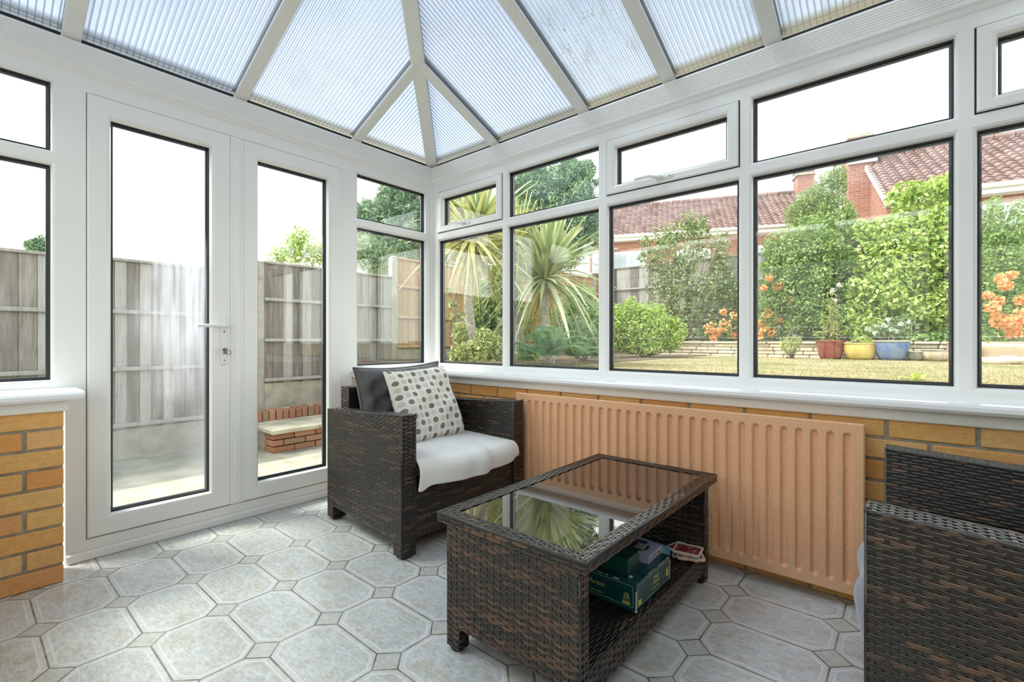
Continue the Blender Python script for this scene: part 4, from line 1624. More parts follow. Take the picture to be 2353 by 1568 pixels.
# fences: each panel and post a thing of its own
def fence_panel(p0, p1, zb, zt, mat, label, face=1, gravel=True, group='fence panels', nb=15):
    """boards between two ground points; face = which side the rails stand"""
    p0 = np.asarray(p0, float); p1 = np.asarray(p1, float)
    L = np.linalg.norm(p1 - p0)
    d = (p1 - p0) / L
    ang = math.atan2(d[1], d[0])
    f = thing('garden_fence', label, 'fence', (p0[0], p0[1], zb), ang, group)
    h = zt - zb
    g = MB()
    z0 = .30 if gravel else .02
    bw_ = L / nb
    for k in range(nb):
        t_ = random.uniform(-.003, .003)
        g.add([(k * bw_, .004, z0), ((k + 1) * bw_ + .012, .012 + t_, z0), ((k + 1) * bw_ + .012, .012 + t_, h), (k * bw_, .004, h),
               (k * bw_, .013, z0), ((k + 1) * bw_ + .012, .026 + t_, z0), ((k + 1) * bw_ + .012, .026 + t_, h), (k * bw_, .013, h)],
              [(0, 1, 2, 3), (7, 6, 5, 4), (0, 4, 5, 1), (3, 2, 6, 7), (0, 3, 7, 4), (1, 5, 6, 2)], tone=random.random())
    g.obj('board_panel', M[mat], f)
    rails = (z0 + .04, z0 + (h - z0) * .36, z0 + (h - z0) * .70) if h > 1.3 else (z0 + .04, h * .6)
    for rz in rails:
        g = MB(); y0, y1 = (-.034, .006) if face > 0 else (.026, .062)
        g.box((.0, y0, rz - .018), (L, y1, rz + .020), tone=.75, bev=.006)
        g.obj('rail', M[mat], f)
    g = MB(); g.box((0, -.022, h), (L, .05, h + .028), tone=.6, bev=.004); g.obj('cap_rail', M[mat], f)
    if gravel:
        g = MB(); g.box((0, -.008, 0), (L, .032, .30), bev=.004); g.obj('gravel_board', M['concrete'], f)
    return f


def post(x, y, zb, zt, label):
    g = MB()
    g.box((-.05, -.05, 0), (.05, .05, zt - zb - .03), bev=.008)
    g.add([(-.05, -.05, zt - zb - .03), (.05, -.05, zt - zb - .03), (.05, .05, zt - zb - .03), (-.05, .05, zt - zb - .03), (-.0, -.0, zt - zb)], [(0, 1, 4, 4)][:0])
    g.f.append(np.array([[g.n - 5, g.n - 4, g.n - 1], [g.n - 4, g.n - 3, g.n - 1], [g.n - 3, g.n - 2, g.n - 1], [g.n - 2, g.n - 5, g.n - 1]]))
    o = g.obj('fence_post', M['concrete'])
    o.location = (x, y, zb)
    tag(o, label, 'post', 'concrete fence posts')
    return o


ys = [-5.10, -3.30, -1.50, .02, 1.88, 3.74, 5.60, 7.46, FY]
tops = [1.66, 1.67, 1.685, 1.83, 2.12, 2.24, 2.38, 2.50]
bots = [PZ - .02, PZ - .02, PZ - .02, .13, .50, .58, .60, .62]
labs = ['weathered grey fence panel past the end of the room, last of the side fence',
        'weathered grey fence panel nearest the end of the room, beside the sill',
        'weathered grey fence panel behind the misted door pane',
        'weathered grey fence panel above the brick planter behind the clear door pane',
        'warm brown fence panel just beyond the concrete post, seen in the corner window',
        'warm brown fence panel behind the trunk of the taller cordyline',
        'warm brown fence panel in the shade behind the drooping cordyline',
        'short warm brown fence panel at the garden corner beside the conifer']
for i in range(8):
    # built running from far to near so that the rails face the room
    fence_panel((FX, ys[i + 1] - .05), (FX, ys[i] + .05), bots[i], tops[i], 'fence_grey' if i < 4 else 'fence_brown', labs[i], face=-1, nb=15 if i < 7 else 7)
plab = ['concrete fence post at the far end of the grey side fence', 'concrete fence post beside the left window of the room', 'concrete fence post between grey panels beside the misted door pane', 'concrete fence post at the step in the grey fence above the planter',
        'tall concrete fence post between the grey and the brown panels', 'concrete fence post between brown panels behind the trunk', 'concrete fence post behind the drooping cordyline', 'concrete fence post near the garden corner']
ptop = [1.70, 1.71, 1.73, 1.87, 2.17, 2.28, 2.42, 2.54]
for i in range(8):
    post(FX - .012, ys[i], PZ - .02 if i < 4 else .4, ptop[i], plab[i])
xsf = [FX, -1.24, .62, 2.48, 4.34, 6.20, 8.06, 9.9]
blab = ['grey back fence panel in the corner beside the brown side fence', 'grey back fence panel behind the open leafy shrub', 'grey back fence panel behind the orange flowered shrubs', 'grey back fence panel behind the big green hedge shrub',
        'grey back fence panel hidden behind the potted plants', 'grey back fence panel behind the largest orange azalea', 'grey back fence panel at the far end of the border']
for i in range(4):
    fence_panel((xsf[i] + .05, FY), (xsf[i + 1] - .05, FY), .66, 2.70, 'fence_grey', blab[i], face=1)
    post(xsf[i] if i else FX + .05, FY + .0, .62, 2.76, ['concrete post where the brown side fence meets the grey back fence', 'concrete post behind the bright green rounded shrub', 'concrete post behind the stone edging', 'concrete post behind the dark hedge shrub', 'concrete post behind the blue pot', 'concrete post behind the stone trough', 'concrete post at the end of the border'][i])

# stone edging of the border
ew = thing('stone_wall', 'low pale stone edging wall along the flower border', 'garden wall', (1.5, 7.1, GZ))
g = MB(); bricks(g, -1.6, 7.02, GZ - .01, 9.3, 7.16, GZ + .235, L=.30, h=.05, gap=.008, along='x', r=.45, bev=.012)
o = g.obj('stone_courses', M['stone'], ew); o.matrix_parent_inverse = Matrix.Translation((-1.5, -7.1, -GZ))
g = MB()
x = -1.6
while x < 9.2:
    l_ = random.uniform(.28, .5)
    g.box((x, 6.99 + random.uniform(-.01, .01), GZ + .235), (x + l_ - .012, 7.2, GZ + .275), tone=random.random(), bev=.012)
    x += l_
o = g.obj('coping', M['stone'], ew); o.matrix_parent_inverse = Matrix.Translation((-1.5, -7.1, -GZ))


# unseen wall added beyond the far windows to cut sky reflections and bounce light
g = MB(); bricks(g, -3.2, -5.35, PZ, RL, -5.2, 2.45, along='x', L=.44, h=.14)
g.obj('wall_sky_blocker', M['cream_wall'], kind='structure')


# ------------------------------------------------------------------ foliage
def leaves(g, centers, radii, n, size, asp=.5, shell=.55, up=.25, seed=0, tone_amp=.5, base=None, droop=0.0):
    r_ = np.random.default_rng(seed)
    C_ = np.asarray(centers, float); R_ = np.asarray(radii, float)
    if R_.ndim == 1:
        R_ = np.repeat(R_[:, None], 3, 1)
    wgt = R_.prod(1) ** (2 / 3); wgt /= wgt.sum()
    k = r_.choice(len(C_), n, p=wgt)
    d = r_.normal(size=(n, 3)); d /= np.linalg.norm(d, axis=1)[:, None]
    rad = 1 - shell * r_.random(n) ** 1.6
    # lumps: leaves gather in clumps on the shell
    clump = np.sin(d[:, 0] * 7 + k) * np.sin(d[:, 1] * 6 + 1.3 * k) * np.sin(d[:, 2] * 7 + .7 * k)
    rad = rad * (1 + .16 * clump)
    P = C_[k] + d * R_[k] * rad[:, None]
    nrm = d * .6 + r_.normal(size=(n, 3)) * .75 + np.array([0, 0, up])
    nrm /= np.linalg.norm(nrm, axis=1)[:, None]
    a = np.cross(nrm, r_.normal(size=(n, 3))); a[:, 2] -= droop; a -= nrm * (a * nrm).sum(1)[:, None]
    a /= np.linalg.norm(a, axis=1)[:, None]
    b = np.cross(nrm, a)
    s = size * r_.uniform(.6, 1.35, n)[:, None]
    v0 = P - a * s * .5
    v1 = P + b * s * asp * .5 + nrm * s * .06
    v2 = P + a * s * .5 - nrm * s * .12
    v3 = P - b * s * asp * .5 + nrm * s * .06
    V = np.stack([v0, v1, v2, v3], 1).reshape(-1, 3)
    tone = np.clip(.5 + tone_amp * (r_.random(n) - .5) * 1.3 + .22 * clump + .12 * (rad - .8), 0, 1)
    f = np.arange(n * 4).reshape(n, 4)
    g.add(V, f, np.repeat(tone, 4))


def stems(g, base, tips, rad=.012, seed=0):
    r_ = np.random.default_rng(seed)
    base = np.asarray(base, float)
    for t_ in tips:
        t_ = np.asarray(t_, float)
        m1 = base * .6 + t_ * .4 + r_.normal(0, .04, 3); m2 = base * .25 + t_ * .75 + r_.normal(0, .04, 3)
        g.tube([base + r_.normal(0, .02, 3) * (1, 1, 0), m1, m2, t_], [rad, rad * .8, rad * .5, rad * .25], 6, tone=.4)


def blob(px, py, rx, ry, d, dd=None):
    c = at(px, py, d)
    r = np.array([rx / FPX * d, (dd or (rx + ry) / 2 / FPX * d), ry / FPX * d])
    return c, r


def shrub(name, label, cat, mat, blobs, n, size, asp=.5, seed=0, stem='bark', gz=None, ns=7, group=None, sprigs=0, back=0.0, **kw):
    cs, rs = zip(*[blob(b_[0], b_[1], b_[2], b_[3], b_[4] + back) for b_ in blobs])
    cs = np.array(cs); rs = np.array(rs)
    if sprigs:
        r0 = np.random.default_rng(seed + 500)
        ex, er = [], []
        for _ in range(sprigs):
            k = r0.integers(len(cs)); d_ = r0.normal(size=3); d_[2] = abs(d_[2]) * .8 - .1; d_ /= np.linalg.norm(d_)
            ex.append(cs[k] + d_ * rs[k] * r0.uniform(.9, 1.12))
            q_ = rs[k].mean() * r0.uniform(.16, .34); er.append([q_, q_, q_ * r0.uniform(1, 1.7)])
        cs = np.concatenate([cs, ex]); rs = np.concatenate([rs, er])
    gz = GZ if gz is None else gz
    bx, by = cs[:, 0].mean(), cs[:, 1].mean()
    root = thing(name, label, cat, (bx, by, gz), group=group)
    off = np.array([bx, by, gz])
    g = MB(); leaves(g, cs - off, rs, n, size, asp, seed=seed, **kw)
    g.obj('foliage', M[mat], root, recalc=False)
    g = MB()
    r_ = np.random.default_rng(seed)
    tips = [cs[r_.integers(len(cs))] - off + r_.normal(size=3) * rs.mean() * .5 for _ in range(ns)]
    stems(g, (0, 0, 0), tips, .014 if rs.mean() < .8 else .035, seed)
    g.obj('stem', M[stem], root, smooth=True)
    return root


def flowers(root, mat, spots, n, size, seed=0, name='flower_cluster', rpx=14, back=0.0):
    inv = np.array(root.location)
    for k, sp in enumerate(spots):
        px, py, d = sp[0], sp[1], sp[2] + back
        r = (sp[3] if len(sp) > 3 else rpx) / FPX * d
        c = at(px, py, d) - inv
        g = MB(); leaves(g, [c], [r], n, size, .85, shell=.5, seed=seed + k, up=.3)
        g.obj(name, M[mat], root, recalc=False)


# trees beyond the fences
def conifer(label, mat, blobs, n, size, seed, gz=0.0, name='conifer_tree'):
    r = shrub(name, label, 'tree', mat, blobs, n, size, .17, seed, gz=gz, ns=10, up=.0, droop=.5, tone_amp=.9, shell=.5, sprigs=50)
    return r


conifer('tall blue-green conifer beyond the fence, rounded top showing above the drooping cordyline', 'conifer',
        [(1265, 470, 95, 95, 13), (1215, 430, 55, 60, 12.6), (1320, 430, 45, 55, 12.8), (1345, 500, 30, 80, 13), (1260, 560, 110, 70, 13), (1200, 540, 60, 90, 12.5), (1310, 395, 30, 30, 13), (1350, 390, 18, 22, 13)], 52000, .16, 5)
conifer('blue-green conifer filling the corner window above the grey fence', 'conifer',
        [(900, 520, 80, 75, 10.5), (955, 480, 55, 55, 10.2), (850, 545, 50, 70, 10.6), (980, 540, 60, 80, 10.4), (930, 450, 45, 25, 10.4), (905, 590, 90, 60, 10.2), (1080, 560, 70, 90, 10.6)], 44000, .13, 6)
conifer('golden brown conifer behind the taller cordyline crown', 'conifer_gold',
        [(1050, 480, 42, 55, 8.6), (1035, 520, 38, 60, 8.5), (1090, 520, 50, 70, 8.8)], 14000, .085, 7)
shrub('leafy_bush', 'pale green spindly bush growing above the fence behind the clear door pane', 'bush', 'leaf_bright',
      [(665, 585, 34, 34, 7.0), (700, 570, 40, 42, 7.1), (640, 592, 26, 28, 7.0), (680, 550, 18, 32, 7.0), (735, 590, 25, 40, 7.2)], 1500, .065, .42, 8, gz=.0, shell=.8)
shrub('variegated_bush', 'silvery variegated bush over the grey fence in front of the corner conifer', 'bush', 'leaf_grey',
      [(850, 590, 34, 45, 8.0), (880, 600, 28, 40, 8.0), (835, 570, 20, 35, 8.1)], 1700, .075, .45, 9, gz=.0, shell=.8)
shrub('young_conifer', 'small green tree tip showing above the fence in the end window', 'tree', 'conifer',
      [(86, 570, 24, 22, 6.2), (98, 560, 14, 20, 6.2)], 900, .06, .3, 10, gz=0.0)
shrub('pittosporum_tree', 'narrow grey-green tree rising beside the second house chimney', 'tree', 'leaf_olive',
      [(1905, 440, 34, 46, 10.5), (1868, 470, 38, 42, 10.3), (1925, 408, 20, 32, 10.6), (1838, 492, 32, 34, 10.2), (1900, 510, 60, 60, 10.4)], 11000, .065, .42, 11, gz=.5)


# cordylines: bare trunk and a head of strap leaves
def straps(g, c, n, L, width, seed, up=.2, droop=1.0, elmin=-.5, tone=(.2, 1.0)):
    r_ = np.random.default_rng(seed)
    for _ in range(n):
        az = r_.uniform(0, 2 * PI); el = r_.uniform(elmin, 1.45)
        l_ = L * r_.uniform(.65, 1.1)
        d0 = np.array([math.cos(az) * math.cos(el), math.sin(az) * math.cos(el), math.sin(el)])
        side = np.array([-math.sin(az), math.cos(az), 0])
        k = 7
        t_ = np.linspace(0, 1, k)
        dr = droop * r_.uniform(.2, 1.0) * (1.15 - max(el, 0) / 1.6)
        p = c + d0 * (t_[:, None] * l_) - np.array([0, 0, 1.0]) * (dr * l_ * .62 * t_[:, None] ** 2.2)
        w_ = width * np.array([.5, .95, 1, .9, .75, .5, .06]) * r_.uniform(.7, 1.2)
        tw = r_.uniform(-.5, .5)
        up_ = np.cross(side, d0)
        s2 = side * math.cos(tw) + up_ * math.sin(tw)
        fold = up_ * width * .22
        P = np.stack([p - s2 * w_[:, None] / 2 + fold, p, p + s2 * w_[:, None] / 2 + fold], 1)
        tn = r_.uniform(*tone)
        g.quadgrid(P, np.repeat(np.clip(tn + .25 * t_, 0, 1)[:, None], 3, 1))


def cordyline(label, base, top, heads, n, L, seed, dead, trunk_r=.05):
    base = np.asarray(base, float)
    r = thing('cordyline', label, 'palm', tuple(base))
    g = MB(); t_ = np.asarray(top) - base
    kk = 14
    pts = [t_ * i / (kk - 1) + np.array([.02 * math.sin(i * .6), .02 * math.cos(i * .5), 0]) for i in range(kk)]
    g.tube(pts, [trunk_r * (1.25 - .4 * i / (kk - 1) + .07 * (i % 2)) for i in range(kk)], 12)
    g.obj('trunk', M['bark_pale'], r, smooth=True)
    for h, (hc, mat, nn, ll, dr, em) in enumerate(heads):
        g = MB(); straps(g, np.asarray(hc) - base, nn, ll, .050, seed + h, droop=dr, elmin=em)
        g.obj('leaf_head', M[mat], r, recalc=False)
    if dead:
        g = MB(); straps(g, np.asarray(heads[0][0]) - base - np.array([0, 0, .08]), dead, L * .75, .028, seed + 50, droop=1.4, elmin=-1.35, tone=(.0, .6))
        g.obj('dead_leaves', M['cordy_gold'], r, recalc=False)
    return r


b1 = at(1078, 800, 5.3); b1[2] = GZ
h1 = at(1085, 545, 5.3)
cordyline('taller cordyline palm with bare pale trunk and yellowing strap leaves by the side fence', b1, h1, [(h1, 'cordy_gold', 90, .78, .9, -.55), (at(1105, 520, 5.3), 'cordy', 55, .80, .6, .0)], 150, .75, 21, 70)
b2 = at(1258, 800, 5.6); b2[2] = GZ
h2 = at(1252, 640, 5.6)
cordyline('drooping green cordyline palm with long striped strap leaves in front of the conifer', b2, h2, [(h2, 'cordy', 120, .90, 1.25, -.5), (at(1262, 610, 5.6), 'cordy', 46, .82, .4, .2)], 200, .9, 31, 30, .06)
h3 = at(1190, 560, 5.9)
cordyline('yellow-green cordyline head between the two larger palms', (h3[0], h3[1], GZ), h3, [(h3, 'cordy_gold', 110, .70, .9, -.4)], 100, .7, 41, 20)

# ferns and underplanting by the side fence
def fern(label, px, py, d, n, L, seed):
    c = at(px, py, d)
    r = thing('fern', label, 'fern', tuple(c), group='ferns under the cordylines')
    r_ = np.random.default_rng(seed)
    for q in range(n):
        g = MB()
        az = q * 2.4 + r_.uniform(-.3, .3); el = r_.uniform(.45, 1.25); l_ = L * r_.uniform(.7, 1.1)
        d0 = np.array([math.cos(az) * math.cos(el), math.sin(az) * math.cos(el), math.sin(el)])
        side = np.array([-math.sin(az), math.cos(az), 0])
        m_ = 34
        t_ = np.linspace(0, 1, m_)
        p = d0 * (t_[:, None] * l_) - np.array([0, 0, 1.0]) * (l_ * .55 * t_[:, None] ** 2.3)
        for i in range(2, m_):
            ll = l_ * .20 * math.sin(PI * min(1, .12 + .88 * (1 - t_[i])) * .62 + .1) * (1 - t_[i] * .6)
            for sg in (-1, 1):
                a = side * sg * ll + d0 * ll * .35 - np.array([0, 0, ll * .15])
                wv_ = d0 * l_ * .012
                g.add([p[i] - wv_, p[i] + a * .5 - wv_ * .9, p[i] + a, p[i] + a * .5 + wv_ * .9], [(0, 1, 2, 3)], tone=r_.uniform(.2, 1))
        g.obj('frond', M['fern'], r, recalc=False)
    return r


fern('largest blue-green fern arching beneath the drooping cordyline', 1262, 822, 4.7, 22, .74, 1)
fern('smaller fern at the foot of the window mullion beside the largest fern', 1215, 830, 4.9, 16, .52, 2)
fern('fern spreading onto the lawn edge beside the low shrubs', 1318, 822, 5.2, 17, .6, 3)
shrub('ivy', 'dark green ivy climbing the brown fence between the cordylines', 'ivy', 'leaf_mid',
      [(1130, 700, 34, 60, 6.6), (1110, 750, 40, 50, 6.5), (1150, 640, 26, 40, 6.7), (1180, 740, 40, 60, 6.5)], 3000, .075, .8, 13)
shrub('variegated_shrub', 'yellow-green variegated shrub at the foot of the tall cordyline trunk', 'shrub', 'leaf_var',
      [(1090, 810, 36, 30, 4.7), (1130, 800, 34, 34, 4.8), (1055, 815, 26, 24, 4.7), (1060, 770, 14, 30, 4.8), (1110, 775, 22, 22, 4.8)], 2600, .045, .5, 14)
shrub('climbing_plant', 'slender leafy climber on a bare stem before the brown fence', 'plant', 'leaf_var',
      [(1030, 665, 12, 12, 5.0), (1040, 700, 10, 14, 5.0), (1046, 735, 10, 16, 5.0), (1060, 725, 10, 10, 5.0), (1052, 765, 12, 16, 5.0)], 110, .075, .42, 15, shell=.9)
shrub('low_shrub', 'grey-green low shrub at the lawn edge beside the fern', 'shrub', 'leaf_grey',
      [(1345, 780, 34, 34, 6.4), (1320, 760, 30, 36, 6.6), (1365, 800, 22, 24, 6.2)], 2600, .05, .45, 16)
shrub('low_shrub', 'dark leafy shrub against the brown fence behind the ferns', 'shrub', 'leaf_mid',
      [(1330, 700, 40, 50, 7.4), (1360, 740, 36, 44, 7.2), (1290, 740, 30, 40, 7.2)], 2600, .07, .5, 17)
# the back border
shrub('rounded_shrub', 'bright yellow-green rounded shrub at the end of the stone edging', 'shrub', 'leaf_bright',
      [(1470, 755, 62, 50, 8.0), (1435, 735, 40, 40, 8.1), (1515, 765, 46, 44, 8.0), (1490, 722, 40, 28, 8.1), (1425, 770, 30, 40, 8.0), (1545, 780, 26, 32, 7.9), (1470, 795, 55, 22, 7.9)], 12000, .054, .55, 18, sprigs=30)
shrub('open_shrub', 'tall open shrub with small leaves rising above the back fence', 'shrub', 'leaf_olive',
      [(1560, 600, 52, 44, 9.0), (1530, 660, 52, 48, 8.9), (1600, 680, 55, 60, 8.8), (1655, 660, 48, 56, 8.9), (1500, 600, 30, 30, 9.0), (1555, 540, 34, 34, 9.1), (1605, 560, 26, 44, 9.1), (1615, 515, 14, 34, 9.1), (1585, 520, 24, 40, 9.1), (1520, 560, 30, 40, 9.0), (1650, 590, 32, 36, 9.0), (1650, 555, 20, 30, 9.0), (1480, 560, 14, 18, 9.0), (1550, 735, 60, 50, 8.7), (1640, 745, 60, 45, 8.7), (1690, 700, 30, 50, 8.8)], 9000, .070, .5, 19, shell=.95, ns=26, tone_amp=.9, sprigs=44, back=.8)
az = shrub('azalea', 'small azalea with orange blooms on the stone edging, below the open shrub', 'shrub', 'leaf_mid',
           [(1650, 770, 44, 28, 7.9), (1690, 765, 30, 34, 7.9)], 2000, .05, .5, 20, sprigs=10, back=1.35)
flowers(az, 'flower', [(1632, 755, 7.7), (1648, 765, 7.7, 10), (1665, 748, 7.7, 16), (1690, 728, 7.7, 12), (1662, 718, 7.8, 8), (1695, 775, 7.7, 12), (1640, 778, 7.7, 9), (1680, 770, 7.7, 8)], 70, .055, 61, back=1.3)
az = shrub('azalea', 'taller azalea dotted with orange blooms before the dark hedge shrub', 'shrub', 'leaf_mid',
           [(1760, 720, 34, 60, 7.7), (1790, 750, 34, 40, 7.6), (1775, 670, 30, 40, 7.8)], 3200, .05, .5, 22, sprigs=14, back=.85)
flowers(az, 'flower', [(1752, 748, 7.4, 16), (1772, 762, 7.4, 11), (1765, 722, 7.4, 12), (1785, 660, 7.5, 11), (1755, 662, 7.5, 8), (1815, 688, 7.5, 9), (1768, 640, 7.5, 7), (1742, 770, 7.4, 12), (1790, 738, 7.4, 8)], 70, .055, 71, back=.95)
shrub('hedge_shrub', 'large dark green dense shrub beside the clear double window mullion', 'shrub', 'leaf_mid',
      [(1860, 600, 72, 72, 8.2), (1810, 570, 50, 50, 8.4), (1900, 530, 60, 50, 8.5), (1850, 690, 70, 70, 8.0), (1930, 640, 55, 80, 8.1), (1880, 745, 60, 40, 7.9), (1800, 640, 44, 60, 8.3), (1960, 560, 50, 50, 8.4)], 24000, .060, .5, 23, tone_amp=.9, sprigs=40, shell=.7, back=.35)
shrub('spreading_shrub', 'huge bright green shrub with broad leaves above the row of pots', 'shrub', 'leaf_bright',
      [(2060, 620, 85, 80, 7.9), (2140, 600, 75, 85, 7.8), (2010, 690, 60, 60, 7.8), (2100, 720, 80, 55, 7.6), (2170, 690, 60, 70, 7.6), (2040, 540, 60, 44, 8.0), (2130, 510, 64, 48, 7.9), (2090, 450, 44, 34, 8.0), (2165, 440, 36, 40, 8.0), (1980, 750, 44, 34, 7.7), (2220, 650, 50, 120, 7.7)], 26000, .078, .6, 24, tone_amp=1.0, sprigs=46, shell=.7)
az = shrub('azalea', 'largest azalea with big orange blooms beside the stone trough', 'shrub', 'leaf_mid',
           [(2320, 700, 60, 70, 6.7), (2300, 600, 46, 70, 6.9), (2340, 520, 40, 60, 7.1), (2370, 640, 60, 110, 6.9), (2270, 520, 28, 60, 7.2), (2290, 770, 40, 30, 6.6)], 9000, .06, .5, 25, sprigs=24)
flowers(az, 'flower', [(2278, 708, 6.2, 15), (2300, 735, 6.2, 20), (2325, 742, 6.2, 22), (2345, 728, 6.2, 20), (2310, 655, 6.3, 13), (2270, 680, 6.3, 9), (2295, 690, 6.2, 9), (2325, 632, 6.4, 9), (2350, 690, 6.2, 14), (2330, 765, 6.2, 14), (2300, 640, 6.4, 10)], 90, .055, 91)
shrub('edging_plant', 'tuft of yellow-green plant growing at the foot of the stone edging', 'plant', 'leaf_var',
      [(1812, 795, 18, 22, 7.55), (1830, 785, 12, 14, 7.55)], 600, .04, .4, 26)


# pots
def pot(label, px, py_base, wpx, hpx, d, prof, mat, plant=None, rim=None, group='pots on the lawn edge'):
    c = at(px, py_base, d); c[2] = GZ + .003
    R_ = wpx / 2 / FPX * d; H_ = hpx / FPX * d
    p = thing('plant_pot', label, 'pot', tuple(c), group=group)
    pr = [(0.001, 0)] + [(r * R_, z * H_) for r, z in prof]
    g = MB(); g.lathe(pr, n=32); g.obj('pot_body', M[mat], p, smooth=True)
    tr = prof[-1][0] * R_
    g = MB(); g.lathe([(tr * .985, H_ * .93), (tr * 1.05, H_ * .93), (tr * 1.07, H_ * .97), (tr * 1.05, H_), (tr * .92, H_ * 1.005), (tr * .9, H_ * .93)], n=32)
    g.obj('rim', M[rim or mat], p, smooth=True)
    g = MB(); g.lathe([(.001, H_ * .93), (tr * .95, H_ * .93), (tr * .95, H_ * .9), (.001, H_ * .9)], n=20); g.obj('soil', M['soil'], p)
    return p, c, R_, H_


PR_A = [(.62, 0), (.70, .1), (.80, .4), (.90, .8), (.94, .95)]
PR_B = [(.62, 0), (.78, .12), (.90, .45), (.95, .75), (.93, .95)]
PR_C = [(.60, 0), (.74, .2), (.86, .5), (.94, .8), (.95, .95)]
PR_D = [(.6, 0), (.85, .25), (.97, .6), (.95, .95)]
def dpot(px, y=6.70):
    return (y + 2.2427) / (FWD[1] + RGT[1] * (px - 1176.5) / FPX)


pA = pot('dark red glazed pot with a spiky yellowing plant, first of the row', 1908, 829, 62, 42, dpot(1908), PR_A, 'pot_red')
pB = pot('mustard yellow glazed pot between the red and the blue ones', 1976, 829, 68, 38, dpot(1976), PR_B, 'pot_yellow')
pC = pot('blue glazed pot with white flowers, widest of the row', 2048, 830, 72, 45, dpot(2048), PR_C, 'pot_blue', rim='pot_tan')
pD = pot('small dark banded bowl pot beside the blue pot', 2104, 829, 36, 21, dpot(2104), PR_D, 'pot_dark', rim='pot_tan')
pE = pot('low wide tan and dark bowl pot next to the terracotta one', 2151, 830, 54, 25, dpot(2151), PR_D, 'pot_tan', rim='pot_dark')
pF = pot('tall terracotta pot half hidden by the window mullion', 2204, 832, 44, 44, dpot(2204), PR_A, 'terracotta')


def potted(label, pt, mat, blobs, n, size, asp, seed, **kw):
    return shrub('potted_plant', label, 'plant', mat, blobs, n, size, asp, seed, gz=pt[1][2] + pt[3] * .93, **kw)


q = potted('spiky yellow-green plant with tall pinkish spires in the dark red pot', pA, 'leaf_var',
           [(1908, 770, 28, 20, dpot(1908)), (1895, 745, 10, 30, dpot(1895)), (1918, 735, 9, 45, dpot(1918)), (1908, 700, 6, 40, dpot(1908))], 520, .07, .25, 31, shell=.9)
flowers(q, 'flower_pink', [(1913, 668, dpot(1913) - .1, 6), (1929, 655, dpot(1929) - .1, 5), (1918, 690, dpot(1918) - .1, 4)], 30, .03, 101, name='flower_spire')
potted('small bright seedlings in the mustard yellow pot', pB, 'leaf_bright', [(1985, 783, 18, 10, dpot(1985)), (1965, 786, 12, 6, dpot(1965))], 120, .06, .7, 32, ns=4)
q = potted('leggy green plant with small white flowers in the blue pot', pC, 'leaf_grey', [(2040, 762, 36, 22, dpot(2040)), (2065, 750, 30, 26, dpot(2065)), (2020, 758, 20, 18, dpot(2020))], 900, .045, .4, 33, shell=.9)
flowers(q, 'flower_white', [(2032, 748, dpot(2032) - .1, 6), (2048, 758, dpot(2048) - .1, 6), (1995, 758, dpot(1995) - .1, 6), (2012, 765, dpot(2012) - .1, 5), (2088, 741, dpot(2088) - .1, 5), (2070, 745, dpot(2070) - .1, 5), (2060, 762, dpot(2060) - .1, 5), (2040, 735, dpot(2040) - .1, 5)], 26, .03, 111, name='white_flower')
shrub('low_shrub', 'dark low plant spreading behind the small bowl pots', 'shrub', 'leaf_mid', [(2130, 785, 44, 20, 7.2), (2170, 780, 30, 24, 7.2)], 1500, .06, .6, 34)

# stone trough and rocks at the end of the border
def rock(label, c, r, seed, name='rock'):
    r_ = np.random.default_rng(seed)
    n, m_ = 18, 12
    th = np.linspace(0, 2 * PI, n, endpoint=False); ph = np.linspace(0.02, PI - .02, m_)
    T, Q = np.meshgrid(th, ph, indexing='ij')
    k = 1 + .18 * np.sin(3 * T + r_.uniform(0, 6)) * np.sin(2 * Q) + .12 * np.sin(5 * T + r_.uniform(0, 6)) * np.sin(3 * Q) + .05 * r_.normal(size=T.shape) * np.sin(Q)
    P = np.stack([r[0] * k * np.cos(T) * np.sin(Q), r[1] * k * np.sin(T) * np.sin(Q), r[2] * (k * np.cos(Q)) + r[2] * .7], -1)
    g = MB(); g.quadgrid(P, .7, closed_u=True)
    o = g.obj(name, M['stone'], smooth=True)
    o.location = tuple(c)
    tag(o, label, 'rock', 'rocks by the trough')
    return o


def gp_(px, d): 
    c = at(px, 783, d); c[2] = GZ
    return c


rock('long pale rock lying on the lawn in front of the stone trough', gp_(2285, 5.85), (.26, .11, .05), 1)
rock('rounded pale rock beside the long rock, at the window edge', gp_(2345, 5.75), (.16, .12, .05), 2)
rock('small knobbly rock between the long rock and the trough', gp_(2318, 5.95), (.10, .09, .055), 3)
tr_c = gp_(2352, 6.15)
tro = thing('stone_trough', 'pale carved stone trough with a wavy rim below the orange azalea', 'trough', tuple(tr_c))
g = MB(); th = np.linspace(0, 2 * PI, 40, endpoint=False)
pf = [(.75, 0), (.80, .05), (.90, .14), (1.02, .20), (1.05, .235), (1.0, .25), (.86, .24), (.80, .15)]
P = np.stack([np.stack([.46 * a * np.cos(th) * (1 + .03 * np.sin(9 * th) * (z > .18)), .26 * a * np.sin(th) * (1 + .03 * np.sin(9 * th) * (z > .18)), np.full_like(th, z)], -1) for a, z in pf], 1)
g.quadgrid(P, .6, closed_u=True); g.obj('basin', M['stone'], tro, smooth=True)
g = MB(); g.lathe([(.001, .18), (.36, .18), (.36, .15), (.001, .15)], n=24); o = g.obj('soil', M['soil'], tro); o.scale = (1, .58, 1)

